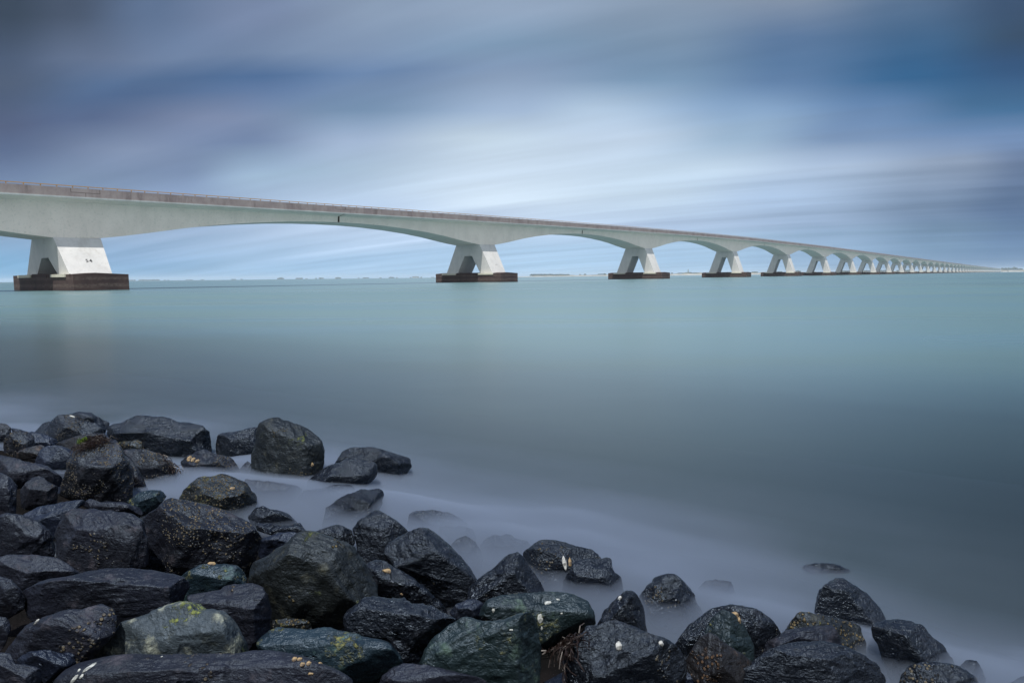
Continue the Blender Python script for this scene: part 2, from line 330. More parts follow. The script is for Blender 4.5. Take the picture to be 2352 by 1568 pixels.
# ------------------------------------------------------------------ rocks
def rock_material(name, c1, c2, rough, barn=0., lichen=0., wet=0., bcol=(138, 126, 98), lcol=(112, 112, 62), bumps=1.):
    m, t, b = material(name); o = coord(t); inf = t.new('ShaderNodeObjectInfo')
    rnd = inf.outputs['Random']
    off = t.new('ShaderNodeCombineXYZ', {0: t.m('MULTIPLY', rnd, 37.), 1: t.m('MULTIPLY', rnd, 91.), 2: t.m('MULTIPLY', rnd, 53.)}).outputs[0]
    v = t.new('ShaderNodeVectorMath', {0: o, 1: off}, operation='ADD').outputs[0]
    n = t.noise(v, 3.5, 7., .62, .3); n2 = t.noise(v, 16., 6., .65); ns = t.noise(t.mapping(v, rot=(.4, .2, .9), sc=(5., 5., 26.)), 1., 6., .6, .6)
    col = t.mix(t.rng(n, .35, .66), lin((c1[0]*.34, c1[1]*.38, c1[2]*.48)), lin((c2[0]*.38, c2[1]*.43, c2[2]*.54)))
    col = t.mix(t.rng(n2, .55, .78, 0., .45), col, lin(tuple(min(255, x * 1.45 + 4) for x in c2)))
    col = t.mix(t.rng(n2, .44, .28, 0., .6), col, lin(tuple(x * .45 for x in c1)))
    rg = t.rng(n2, .35, .7, rough - .12, rough + .10)
    if wet: rg = t.rng(n, .42, .6, wet + .03, rough + .06)
    H = t.m('ADD', t.m('MULTIPLY', ns, .5), t.m('MULTIPLY', n2, .55))
    H = t.m('ADD', H, t.m('MULTIPLY', t.noise(v, 60., 5., .7), .18))
    if barn:
        vo = t.new('ShaderNodeTexVoronoi', {'Vector': v, 'Scale': 92., 'Randomness': 1.0})
        clus = t.rng(t.noise(v, 4.2, 4., .6), .66 - .16 * barn, .70 - .16 * barn); keep = t.rng(t.noise(v, 21., 3., .6), .36, .46)
        dot = t.rng(vo.outputs['Distance'], .46, .28)
        colr = t.new('ShaderNodeSeparateColor', {0: vo.outputs['Color']}).outputs[0]
        dot = t.m('MULTIPLY', t.m('MULTIPLY', dot, t.rng(colr, .2, .35)), t.m('MULTIPLY', clus, keep))
        col = t.mix(t.m('MULTIPLY', dot, .62), col, t.mix(colr, lin(bcol), lin(tuple(x * .62 for x in bcol))))
        H = t.m('MULTIPLY_ADD', dot, .7, H); rg = t.m('MAXIMUM', rg, t.m('MULTIPLY', dot, .8))
    if lichen:
        ln = t.rng(t.noise(v, 6., 7., .72), .62 - .10 * lichen, .67 - .09 * lichen); l2 = t.rng(t.noise(v, 48., 4., .7), .46, .6)
        nz = t.new('ShaderNodeSeparateXYZ', {0: t.new('ShaderNodeNewGeometry').outputs['Normal']}).outputs[2]
        lk = t.m('MULTIPLY', t.m('MULTIPLY', ln, l2), t.rng(nz, -.1, .5))
        col = t.mix(t.m('MULTIPLY', lk, .8), col, lin(lcol)); H = t.m('MULTIPLY_ADD', lk, .3, H); rg = t.m('MAXIMUM', rg, t.m('MULTIPLY', lk, .75))
    t.put(b.inputs['Base Color'], col); t.put(b.inputs['Roughness'], rg); b.inputs['IOR'].default_value = 1.5
    H = t.m('MULTIPLY', H, .75); H = t.m('MULTIPLY_ADD', t.noise(v, 42., 4., .6, 1.2), .42 if wet else .30, H)
    H = t.m('MULTIPLY_ADD', t.noise(v, 105., 3., .6), .20 if wet else .12, H)
    t.put(b.inputs['Normal'], t.bump(H, .85 * bumps, .020)); b.inputs['Specular IOR Level'].default_value = .62 if wet else .48; b.inputs['Specular Tint'].default_value = (.62, .78, 1., 1)  # reflections tinted blue, a painted stand-in for blue sky sheen on the tops
    return m
RM = {
 'dry': rock_material('dark_grey_basalt', (44, 42, 48), (62, 59, 66), .50, .0),
 'plum': rock_material('plum_grey_basalt', (50, 46, 52), (70, 66, 72), .55, .55),
 'barn': rock_material('barnacled_basalt', (36, 34, 38), (54, 51, 56), .48, 1.15),
 'olive': rock_material('olive_barnacled_stone', (50, 50, 42), (66, 66, 54), .45, 1.35, .4, bcol=(136, 120, 80)),
 'blue': rock_material('blue_slate', (48, 54, 66), (66, 72, 86), .42, .15),
 'wet': rock_material('wet_black_basalt', (26, 27, 31), (40, 42, 48), .34, .15, 0, .16, bumps=1.25),
 'wetb': rock_material('wet_black_barnacled_basalt', (28, 29, 32), (42, 44, 48), .36, .7, 0, .18, bumps=1.2),
 'green': rock_material('green_tinted_stone', (48, 66, 58), (66, 84, 72), .40, .2, .75),
 'teal': rock_material('teal_stone_with_lichen', (54, 76, 76), (72, 96, 94), .40, .0, .95),
 'pale': rock_material('pale_green_stone', (122, 128, 112), (138, 142, 126), .55, .0, .8, lcol=(120, 130, 60)),
 'brown': rock_material('brown_weedy_stone', (54, 44, 38), (74, 60, 48), .5, .6, .2, bcol=(122, 92, 58)),
 'moss': rock_material('mossy_dark_boulder', (42, 44, 34), (58, 58, 46), .5, .35, .35, bcol=(140, 126, 84), lcol=(84, 92, 46)),
}
def ico(sub):
    bm = bmesh.new(); bmesh.ops.create_icosphere(bm, subdivisions=sub, radius=1.0)
    V = np.array([v.co[:] for v in bm.verts]); Fc = np.array([[v.index for v in f.verts] for f in bm.faces]); bm.free(); return V, Fc
ICO = {5: ico(6), 6: ico(7)}
RG = {'A': (0, 1600, 800 / 2352), 'B': (700, 1600, 1000 / 2351), 'C': (0, 2100, 900 / 2236), 'D': (800, 2100, 900 / 2236), 'E': (1500, 2000, 1000 / 2145), 'F': (2400, 2100, 900 / 2236), 'G': (3200, 2100, 896 / 2227)}
def topx(reg, pts):
    ox, oy, sc = RG[reg]; return [((ox + x * sc) * .57422, (oy + y * sc) * .57422) for x, y in pts]
def hit_surface(px, py):
    d = ray(px, py); lo = 0.3
    # march down to the rough surface of the slope, never below the water
    tprev = 0; 
    for i in range(1, 6000):
        tcur = i * .005
        p = CP + d * tcur
        if p[2] <= max(hsurf(p[0], p[1]), -.02): return p, tcur
    return CP + d * 20, 20
def make_rock(spec, label, seed):
    mat, polys = spec['m'], spec['p']
    pts = []
    for reg, pl in polys: pts += topx(reg, pl)
    pts = np.array(pts); yb = pts[:, 1].max(); cx = (pts[:, 0].min() + pts[:, 0].max()) / 2; y0 = pts[:, 1].min()
    ext = spec.get('e', .16); h = yb - y0; cyo = pts[:, 1].mean()
    ymid = y0 + .55 * h
    c = np.array([cx, (y0 + yb) / 2])
    b0_, _z = hit_surface(cx, min(yb, spec.get('yb', 1e9))); wetk = float(np.clip((.12 - b0_[2]) / .12, 0, 1)); ext = ext + .40 * wetk
    off = np.where(pts[:, 1] > ymid, (pts[:, 1] - ymid) / (yb - ymid + 1e-6) * ext * h, 0); pts[:, 1] += off
    base, Z = hit_surface(cx, min(yb, spec.get('yb', 1e9)))
    Z *= spec.get('z', 1.0) * (1 - .055 * wetk)
    c[1] = (pts[:, 1].min() + pts[:, 1].max()) / 2
    ang = np.arctan2(-(pts[:, 1] - c[1]), pts[:, 0] - c[0]); o = np.argsort(ang); pts = pts[o]
    # outline radius by angle
    TH = np.linspace(-math.pi, math.pi, 361)[:-1]; rr = np.zeros(360)
    P0 = (pts - c) * [1, -1]; P1 = np.roll(P0, -1, 0)
    for i, th in enumerate(TH):
        d = np.array([math.cos(th), math.sin(th)]); best = 0
        E_ = P1 - P0; den_ = d[0] * E_[:, 1] - d[1] * E_[:, 0]; den_ = np.where(abs(den_) < 1e-9, 1e-9, den_)
        tq = (P0[:, 0] * E_[:, 1] - P0[:, 1] * E_[:, 0]) / den_; uq = (P0[:, 0] * d[1] - P0[:, 1] * d[0]) / den_
        ok = (tq > 0) & (uq >= -1e-6) & (uq <= 1 + 1e-6); best = tq[ok].max() if ok.any() else 0
        rr[i] = best
    bad = rr < 1; rr[bad] = np.median(rr[~bad])
    ksm = np.array([1, 2, 3, 2, 1]) / 9.; rp = np.concatenate([rr[-2:], rr, rr[:2]]); rr = np.convolve(rp, ksm, 'valid')
    rr = rr * Z / F
    wpx, hpx = np.ptp(pts[:, 0]), np.ptp(pts[:, 1]); s = math.sqrt(wpx * hpx) * Z / F
    sub = 6 if max(wpx, hpx) > 200 else 5
    D, Fc = ICO[sub]; rs = np.random.RandomState(seed)
    a, b_, cz = D[:, 0], D[:, 1], D[:, 2]                       # cz>0 : towards the camera
    rho = np.sqrt(a * a + b_ * b_); phi = np.arctan2(b_, a)
    r = np.interp(phi, np.append(TH, math.pi), np.append(rr, rr[0]))
    df, db = spec.get('df', .40) * s, .55 * s
    k1 = np.minimum(1, rho) ** .62 * r
    P = np.stack([np.cos(phi) * k1, np.sin(phi) * k1, np.where(cz > 0, df, db) * np.sign(cz) * abs(cz) ** .75], 1)
    ring = P[abs(cz) < .06]
    planes = spec.get('pl')
    if planes is None:
        j = lambda q: rs.uniform(-q, q)
        tilt = rs.uniform(.5, .9)
        planes = [((j(.35), tilt, .75), rs.uniform(.60, .74)), ((j(.3), -.35 + j(.15), .95), rs.uniform(.58, .72)), ((-.75, j(.3), .7), rs.uniform(.66, .82)), ((.75, j(.3), .7), rs.uniform(.66, .82))]
        for q in range(3): planes.append(((j(1), j(1), .6 + j(.3)), rs.uniform(.74, .86)))
    for q in range(4):
        v = rs.normal(size=3); v[2] = -abs(v[2]); planes = list(planes) + [(tuple(v), rs.uniform(.7, .85))]
    for n, fr in planes:
        n = np.array(n, float); n /= np.linalg.norm(n); dots = P @ n
        cc = max((ring @ n).max() * .93, fr * dots.max())
        wd = .010 * s; tq = dots - cc; k = np.where(tq > 4 * wd, tq, wd * np.log1p(np.exp(np.clip(tq / wd, -30, 30)))); P = P - n * (k * .97)[:, None]
    nd = P / (np.linalg.norm(P, axis=1)[:, None] + 1e-9)
    Q = P / s
    sa = rs.normal(size=3); sa /= np.linalg.norm(sa); Qs = Q + sa[None] * (Q @ sa)[:, None] * 3.0       # bedding direction
    Qw = Q + .10 * np.stack([fbm(Q * 2, seed + 40 + i_, 3) for i_ in range(3)], 1)
    disp = .040 * fbm(Qw * 1.8, seed, 4) + .022 * fbm(Qs * 2.0, seed + 3, 5, True) + .009 * fbm(Qw * 8, seed + 9, 4, True)
    # chipped hollows
    ch = fbm(Q * 3.3, seed + 21, 2); disp = disp - .10 * np.clip(ch - .22, 0, 1)
    disp = disp * spec.get('n', 1.0)
    P = P + nd * (disp * s)[:, None]
    # to world
    d = ray(c[0], c[1]); cen = CP + d * Z
    X_ = R3 @ np.array([1, 0, 0.]); Y_ = R3 @ np.array([0, 1, 0.]); Z_ = R3 @ np.array([0, 0, 1.])
    dn = d / np.linalg.norm(d)
    Wp = P[:, :1] * X_ + P[:, 1:2] * Y_ + P[:, 2:3] * (-dn)
    me = bpy.data.meshes.new('boulder'); me.vertices.add(len(Wp)); me.vertices.foreach_set('co', Wp.astype(np.float32).ravel())
    me.loops.add(len(Fc) * 3); me.loops.foreach_set('vertex_index', Fc.astype(np.int32).ravel()); me.polygons.add(len(Fc))
    me.polygons.foreach_set('loop_start', np.arange(0, len(Fc) * 3, 3, dtype=np.int32)); me.polygons.foreach_set('loop_total', np.full(len(Fc), 3, dtype=np.int32))
    me.update(); me.validate(); me.polygons.foreach_set('use_smooth', [True] * len(Fc)); me.materials.append(RM[mat])
    o = bpy.data.objects.new('boulder', me); COL.objects.link(o); o.location = tuple(cen)
    tag(o, label, 'rock', 'boulders along the shore')
    return o
def K(s): return [tuple(float(q) for q in p.split(',')) for p in s.split()]
def RK(key, m, label, polys, **kw):
    ROCKS.append((key, label, dict(m=m, p=[(r, K(s)) for r, s in polys], **kw)))
ROCKS = []
# far left mound
RK('a1b', 'wet', 'low black rock at the water behind the top left mound', [('A', '370,360 500,270 600,245 760,180 920,150 1080,155 1200,195 1290,265 1240,340 800,420 500,400')])
RK('a1', 'wetb', 'humped black rock with a white fleck on top, highest at upper left', [('A', '510,380 560,300 620,240 700,185 860,180 1050,225 1150,280 1200,330 1225,400 1060,420 720,465 580,440')])
RK('a2', 'wet', 'wide wet black rock with a wavy top, left of the tall upright block', [('A', '1240,300 1440,265 1600,200 1740,198 1930,215 2080,272 2200,275 2400,315 2500,380 2527,450 2500,500 2200,570 1850,560 1420,480 1250,400')])
RK('a3', 'dry', 'small dark rock at the left edge of the photo, highest on that edge', [('A', '-90,300 0,270 60,275 125,330 120,420 0,470 -90,460')])
RK('a3b', 'barn', 'dark overhanging rock beside the left edge, above a gap with oysters', [('A', '30,470 120,375 200,368 310,370 400,430 408,520 300,590 60,620')])
RK('a4', 'blue', 'thin bluish slab lying between the edge rock and the top left mound', [('A', '130,325 360,370 560,420 700,470 690,520 540,560 400,560 300,480 150,400')])
RK('a5', 'brown', 'dark rock capped with brown seaweed and a bright green tuft', [('A', '665,510 760,470 900,430 1060,390 1225,385 1280,470 1200,520 1000,640 880,620 740,580')])
RK('a6', 'blue', 'smooth pale blue slab behind the big barnacled wedge at upper left', [('A', '400,735 480,600 560,545 700,525 880,610 900,720 800,800 620,810')])
RK('a6b', 'brown', 'dark rock with a crusty oyster patch in the gap by the blue slab', [('A', '230,600 340,560 470,520 540,545 480,640 420,740 250,720 180,650')])
RK('a7', 'olive', 'small olive rock crusted with barnacles under the wide wavy-topped rock', [('A', '1370,520 1450,470 1560,440 1650,440 1740,510 1748,570 1640,600 1420,600')])
RK('a8', 'barn', 'black rock with barnacled right shoulder beside the brown weed trail', [('A', '1420,600 1500,578 1740,575 1850,620 1960,700 2060,790 2090,880 2060,930 1900,975 1750,975 1600,900 1480,760')])
RK('a10', 'plum', 'long smooth plum grey slab at the left edge sloping down to the right', [('A', '-80,650 0,645 200,690 400,745 540,770 650,850 745,910 700,1000 450,960 200,985 -80,960')])
RK('a9b', 'barn', 'narrow rough slab leaning on the right side of the big barnacled wedge', [('A', '1440,645 1520,680 1600,780 1640,840 1720,960 1800,1010 1795,1060 1590,1085 1500,960')])
RK('a9', 'barn', 'large grey wedge of rock with its lower right face full of barnacles', [('A', '880,615 1040,550 1200,490 1350,482 1420,600 1500,740 1580,860 1590,1060 1530,1190 1300,1200 900,1110 690,1060 730,960 800,820 790,740')])
RK('a11', 'plum', 'small greyish rock with an arched greenish top left of the big wedge', [('A', '240,1060 300,980 420,905 500,910 560,960 690,1020 660,1090 670,1190 450,1265 250,1240')])
RK('a12', 'dry', 'tall dark rock at the left edge with a lichen rim on its top', [('A', '-90,850 0,850 60,880 120,920 200,1010 190,1100 185,1300 0,1380 -90,1370')])
RK('a13', 'blue', 'long bluish slab sloping up to the right above the flat topped block', [('A', '270,1350 450,1260 700,1200 980,1175 1010,1220 850,1300 700,1450 680,1567 620,1567 480,1440 340,1390')])
RK('a14', 'dry', 'dark ledge with a wavy top right above the flat topped block', [('A', '950,1230 1060,1150 1180,1200 1450,1200 1650,1260 1690,1310 1620,1370 1400,1350 1100,1310')])
RK('a15', 'teal', 'small bluish rock spotted with yellow lichen behind the large barnacled boulder', [('A', '1490,1190 1590,1110 1700,1062 1800,1050 1900,1060 1960,1130 1880,1230 1690,1320 1560,1250')])
RK('a16', 'dry', 'rounded grey boulder on the left edge beside the flat topped block', [('A', '-90,1370 0,1370 80,1335 250,1345 450,1430 560,1530 620,1610 645,1690 625,1800 400,1830 -90,1830')], df=.5)
RK('a17', 'plum', 'flat topped block with a thin pale vein and scattered barnacles, left of centre row', [('A', '655,1567 680,1480 750,1350 860,1270 1000,1275 1200,1300 1400,1330 1600,1350 1660,1420 1690,1560 1716,1700 1716,1860 1500,1960 1006,2010 923,1943 660,1830')], df=.5,
   pl=[((0, .75, .62), .62), ((-.15, -.2, .97), .62), ((.55, -.15, .8), .8), ((-.8, .1, .55), .8), ((.1, .35, .9), .85)])
RK('a18', 'barn', 'large boulder with a bluish domed top and barnacle covered dark face', [('A', '1630,1380 1740,1300 1840,1240 1870,1190 2020,1150 2200,1165 2352,1200'), ('B', '280,970 500,1050 640,1110 730,1180 815,1285 790,1340 770,1400 700,1480'), ('D', '540,300 420,390 100,400'), ('C', '1480,400 1440,250')], df=.5,
   pl=[((.25, .78, .55), .60), ((.25, -.3, .92), .62), ((-.6, 0, .8), .74), ((.7, -.3, .6), .8)])
# around the tall block
RK('b1', 'wet', 'low wet rock in the mist just left of the tall upright block', [('B', '385,340 440,315 560,300 640,275 700,255 780,248 800,400 700,480 480,465 395,430')])
RK('b3', 'wet', 'low sparkling rock sinking in misty water right of the tall block', [('B', '1500,600 1530,540 1580,480 1680,438 1880,455 2050,500 2200,545 2240,600 2100,660 1900,660 1600,650')])
RK('b2', 'moss', 'tall upright mossy block standing out of the misty water', [('B', '985,158 940,165 870,185 800,225 775,290 755,400 730,500 715,610 730,690 900,740 1200,730 1340,670 1385,560 1400,470 1385,380 1330,330 1240,250 1130,205 1040,190')], df=.5, e=.05,
   pl=[((.2, .7, .68), .70), ((-.12, .05, 1), .60), ((.6, -.1, .8), .78), ((-.7, .1, .7), .82), ((.1, -.5, .85), .84)])
RK('b4', 'wet', 'humped wet rock with glittering left face between the tall block and open water', [('B', '1240,790 1260,740 1340,690 1420,630 1560,595 1640,555 1710,550 1860,590 1920,640 1870,740 1600,820 1400,860 1270,840')])
RK('b5b', 'dry', 'low rock top just showing behind the rock with the oysters', [('B', '140,520 200,480 280,462 340,490 420,520 300,560')])
RK('b5', 'barn', 'dark rock carrying yellow oysters, left of the tall block', [('B', '40,570 130,515 350,495 410,510 520,535 560,590 610,650 610,720 350,740 120,660')])
RK('b6', 'dry', 'little pointed rock wedged at the left foot of the tall block', [('B', '605,650 650,590 680,565 720,600 745,690 725,730 630,720')])
RK('b8', 'brown', 'long brown weedy rock running into the mist behind the yellow crusted boulder', [('B', '620,735 860,762 1000,785 1130,800 1195,840 1050,910 830,950 770,960 740,850')])
RK('b9', 'wet', 'low wet rock with pale streaks half hidden by the mist', [('B', '1150,900 1200,850 1380,830 1480,795 1650,790 1710,850 1660,920 1500,960 1250,940')])
RK('b10', 'wet', 'oblong wet rock tilted up to the right out of the mist', [('B', '1370,1130 1440,1010 1600,910 1760,830 1850,808 1960,830 1978,870 1950,970 1850,1060 1600,1140 1400,1170')],
   pl=[((.3, .75, .6), .66), ((-.25, -.35, .9), .6), ((.8, .1, .6), .8), ((-.5, .5, .7), .8)])
RK('b7', 'olive', 'yellow crusted boulder covered in barnacles below the tall block', [('B', '20,920 80,820 170,765 200,720 300,710 440,690 530,700 640,740 730,850 765,880 745,980 690,1080 500,1040 280,970 100,930')], df=.5)
RK('b11', 'wet', 'small glistening rock sloping into the mist below the yellow crusted boulder', [('B', '685,1090 760,1010 830,995 900,1030 990,1045 1060,1070 1130,1120 1190,1160 1000,1200 760,1180')])
RK('b12', 'wet', 'long flat wet rock lying behind the peak of the huge central boulder', [('B', '740,1160 850,1148 1020,1180 1180,1155 1500,1170 1600,1185 1660,1220 1700,1330 1700,1410 1500,1360 1250,1260 1000,1290 820,1300 760,1230')])
RK('b13', 'wet', 'peaked smooth black rock with a split front, left of the big wet wedge', [('B', '1665,1210 1720,1150 1800,1090 1900,1033 1960,1045 2080,1130 2185,1240 2100,1330 2000,1410 1960,1450 1840,1490 1730,1430 1700,1310')], df=.45,
   pl=[((-.1, .7, .7), .62), ((-.35, .0, .94), .62), ((.55, .1, .8), .68), ((0, -.5, .86), .8)])
# lower left
RK('c6', 'dry', 'sliver of a rounded rock at the left edge beside the dark gap', [('C', '-60,900 0,900 40,895 90,950 105,1030 60,1140 0,1210 -60,1210')])
RK('c4', 'plum', 'low domed rough rock at the left edge under the rounded grey boulder', [('C', '-60,320 0,310 100,290 300,293 540,320 700,380 800,450 820,490 640,540 450,570 350,610 240,650 150,600 -60,540')])
RK('c5', 'dry', 'blunt purple grey rock at the left edge with a flat dark underside', [('C', '-60,520 0,510 100,540 200,640 250,720 245,800 80,870 -60,900')])
RK('c3', 'dry', 'long flat dark slab with a bluish top lying across the lower left', [('C', '240,650 350,590 460,540 620,520 860,480 1100,440 1320,422 1500,455 1750,500 1850,540 1888,610 1820,740 1500,850 1200,960 1130,900 700,900 450,920 250,870')], df=.5,
   pl=[((.05, .85, .45), .50), ((-.05, -.25, .96), .55), ((.8, -.1, .55), .86), ((-.8, 0, .6), .86)])
RK('d3', 'teal', 'low green rock with bright yellow lichen left of the huge central boulder', [('D', '-250,560 -150,470 0,395 200,390 370,395 440,470 480,570 480,620 300,650 0,690 -200,720')])
RK('d4', 'plum', 'rough purple block with a white speckled right side under the huge boulder', [('D', '-120,720 50,680 260,610 480,570 600,620 650,700 690,850 705,1000 550,1120 480,1170 300,1060 0,850')], df=.5,
   pl=[((-.1, .75, .62), .64), ((-.3, -.2, .93), .62), ((.85, -.1, .5), .74)])
RK('c2', 'plum', 'smooth brownish grey boulder left of the pale green one', [('C', '10,1260 60,1190 130,1120 260,1000 430,920 560,880 680,850 800,850 920,800 1000,788 1140,830 1180,920 1195,990 1150,1060 1040,1160 950,1250 860,1350 750,1370 200,1340')], df=.4)
RK('c1', 'pale', 'large pale green boulder with whitish patches at lower left', [('C', '860,1335 950,1210 1050,1120 1150,1030 1200,970 1400,890 1650,800 1840,760 2000,800'), ('D', '60,820 150,830 260,860 300,900 400,1030 470,1130 515,1250 350,1290 0,1290')], df=.45,
   pl=[((-.15, .6, .8), .66), ((-.3, .1, .95), .66), ((.85, .1, .5), .70), ((0, -.4, .9), .8)])
RK('c7', 'blue', 'small navy blue rock between the bottom left corner rocks', [('C', '145,1340 270,1260 450,1240 700,1262 750,1290 778,1360 600,1440 440,1530 400,1440 200,1380')])
RK('c9', 'plum', 'cracked grey rock filling the bottom left corner', [('C', '-80,1270 0,1270 110,1280 150,1370 330,1400 410,1440 420,1520 350,1620 200,1700 -80,1700')], e=.1)
RK('c8', 'plum', 'very large brown grey slab along the bottom edge with white droppings', [('C', '430,1580 560,1480 780,1360 1050,1300 1300,1270 1640,1272 2000,1272'), ('D', '350,1275 480,1250 650,1245 800,1260 1000,1300 1300,1400 1450,1480 1560,1580 1500,1720 900,1790 0,1800'), ('C', '1000,1800 500,1700')], df=.30, e=.05,
   pl=[((0, .8, .6), .56), ((.05, .1, 1), .66)])
# centre
RK('d1', 'blue', 'bluish smooth rock tucked behind the left shoulder of the huge central boulder', [('D', '560,210 630,130 800,80 950,70 1000,110 880,200 760,260 680,310 580,300')])
RK('d2', 'moss', 'huge angular boulder in the centre with a ridge line and barnacled lower face', [('D', '1070,85 1240,130 1400,180 1530,215 1560,290 1640,400 1740,560 1763,600 1757,700 1600,780 1430,890 1200,950 900,950 720,910 660,760 620,640 470,560 480,450 520,370 700,280 850,190 960,110')], df=.52,
   pl=[((-.62, .62, .48), .66), ((-.02, -.12, 1), .58), ((.62, .35, .7), .66), ((.2, .72, .66), .74), ((.1, -.6, .8), .74), ((-.6, -.35, .7), .76)])
RK('d6', 'olive', 'small olive stone in the dark gap below the huge central boulder', [('D', '710,940 860,925 1060,935 1115,1010 1112,1050 900,1060 780,1040 715,1030')])
RK('d8', 'wet', 'gently sloping wet bluish slab with an orange shell below the big wet wedge', [('D', '1610,400 1720,350 1800,345 1900,400 2050,500 2180,590'), ('E', '100,530 280,650 400,720 480,790 600,870 645,960 500,960 300,900 0,850')], df=.3)
RK('d7', 'wet', 'broad smooth black rock with a shiny lower edge, right of the huge central boulder', [('D', '1425,900 1480,840 1600,760 1700,705 1900,730 2100,760'), ('E', '150,830 300,850 500,900 640,960 718,1030 650,1090 540,1180 450,1290 380,1400 220,1380 180,1300 60,1180'), ('D', '1420,1000 1440,1070 1700,1100')], df=.45,
   pl=[((.1, .85, .48), .58), ((-.05, -.1, 1), .60), ((.5, -.5, .7), .72)])
RK('d5', 'teal', 'teal rock sprinkled with yellow lichen along the bottom centre left', [('D', '500,1170 620,1090 700,1040 780,1005 900,1035 1150,1050 1260,1035 1400,1070 1600,1085 1750,1120 1880,1170 1940,1240 2005,1370 1850,1430 1650,1510 1540,1520 1350,1440 1000,1330 800,1290 560,1260')], df=.38,
   pl=[((0, .75, .62), .60), ((0, .1, 1), .70), ((.3, -.6, .7), .66)])
RK('d9', 'plum', 'low grey rock on the bottom edge below the green boulder with yellow fringe', [('D', '1730,1600 1800,1500 1900,1410 2030,1370 2236,1380'), ('E', '400,1410 600,1460 900,1520 1020,1590 900,1700 200,1720')], e=.08, df=.3)
# right of centre
RK('e2', 'wet', 'dark rock with a pale band rising from the mist behind the big wet wedge', [('E', '268,190 285,125 360,95 490,90 620,110 720,150 790,200 790,250 560,270 520,290 300,260')])
RK('e3', 'wet', 'squarish shiny rock with a frothy top edge right behind the big wet wedge', [('E', '535,280 560,225 730,222 840,250 862,300 862,370 700,370 640,360 550,330')])
RK('e4', 'wet', 'small dark dome of rock below the squarish shiny one', [('E', '640,380 700,330 780,303 860,350 910,430 925,500 850,530 740,500')])
RK('e5', 'wet', 'low twin humped rock veiled by mist in the middle of the shoreline', [('E', '895,390 960,320 1020,293 1080,305 1130,288 1200,310 1300,350 1348,390 1270,470 1100,480 940,460')])
RK('e6', 'wetb', 'broad layered rock carrying a long white shell', [('E', '1258,480 1300,430 1430,355 1580,355 1700,395 1850,410 1955,490 1900,580 1800,680 1640,720 1500,740 1360,640')], df=.36)
RK('e7', 'wet', 'jagged glinting black rock with a horn at its top right', [('E', '1598,790 1620,680 1680,600 1720,530 1850,500 1960,490 2000,473 2035,495 2050,580 2110,660 2145,760 2000,820 1800,840 1680,820')], df=.45)
RK('e1', 'wet', 'big glossy wet wedge with a black hollow under its left brow', [('E', '88,430 130,370 280,275 400,238 460,250 560,330 700,470 800,570 900,690 850,740 760,780 560,800 420,700 280,660 150,570 110,500')], df=.5,
   pl=[((.62, .62, .5), .66), ((-.35, .5, .8), .66), ((-.1, -.5, .86), .52), ((.3, -.1, .95), .7)])
RK('e9', 'blue', 'small smooth dark rock between the weed gap and the wet cone', [('E', '640,960 700,890 780,855 880,845 935,890 905,1010 800,1040 720,1040')])
RK('e8', 'wet', 'glossy black cone of rock with a yellow barnacle stripe down its right flank', [('E', '765,865 820,740 950,650 1050,560 1150,480 1220,468 1300,520 1370,600 1440,720 1490,785 1300,820 1050,860 950,930 870,940 790,920')], df=.5,
   pl=[((-.5, .6, .62), .66), ((.7, .35, .6), .66), ((0, -.2, 1), .58)])
RK('e10', 'green', 'dark green rounded rock splashed with white droppings', [('E', '895,1010 920,920 970,860 1100,810 1300,790 1560,778 1700,810 1800,860 1870,960 1880,1060 1800,1120 1600,1150 1500,1220 1440,1200 1300,1060 1100,1040 960,1050')], df=.42,
   pl=[((.05, .72, .68), .62), ((0, .0, 1), .66), ((.4, -.75, .5), .60)])
RK('e11', 'green', 'large green boulder with a yellow fringe along its saddle shaped top', [('E', '395,1410 450,1290 540,1170 650,1080 750,1020 850,1015 950,1040 1100,1025 1220,970 1320,953 1380,980 1420,1080 1432,1250 1430,1420 1400,1570 1300,1640 1000,1640 800,1560 600,1480')], df=.45, e=.04,
   pl=[((-.3, .55, .78), .66), ((-.1, .0, 1), .66), ((.8, 0, .6), .78)])
RK('e12', 'wetb', 'big crinkled black rock on the bottom edge with two white oyster scars', [('E', '1628,1600 1620,1350 1660,1250 1740,1180 1830,1090 1950,1085 2080,1050'), ('F', '80,980 180,966 260,1010 480,1090 620,1130 740,1190 800,1280 840,1370 852,1450 825,1600 400,1680 0,1680')], df=.45, e=.02, n=1.5)
RK('f8', 'dry', 'small rounded grey rock top on the bottom edge in front of the crinkled black one', [('F', '260,1600 330,1530 400,1500 510,1483 620,1520 710,1590 650,1680 350,1680')], e=.05)
RK('e13', 'wet', 'sharp leaning black rock with a white scar on its shoulder', [('E', '1865,1060 1930,980'), ('F', '0,900 100,800 180,710 270,650 320,650 370,690 420,800 450,900 463,1000 458,1090 300,1050 180,1000 60,1010')], df=.5,
   pl=[((-.6, .62, .5), .66), ((.2, -.1, .97), .56), ((.8, .1, .5), .78)])
RK('f1', 'wet', 'dark dome of rock rising from the mist right of the centre', [('F', '385,700 480,580 580,505 660,475 740,490 850,580 950,700 1040,800 1090,860 900,890 600,880 420,800')], df=.4, e=.05)
RK('f2', 'wet', 'wide dark dome carrying a tan shell, behind the teal peak', [('F', '750,1120 850,1010 1000,920 1120,840 1280,808 1450,810 1560,830 1680,920 1760,1010 1810,1070 1700,1210 1500,1260 1000,1260 800,1210')], df=.3)
RK('f3', 'green', 'steep teal peak standing in front of the wide dark dome', [('F', '1050,1070 1100,960 1150,880 1220,843 1340,900 1430,980 1470,1060 1520,1180 1550,1300 1500,1420 1200,1380 1080,1200')], df=.4,
   pl=[((-.5, .35, .8), .60), ((.55, .3, .75), .64)])
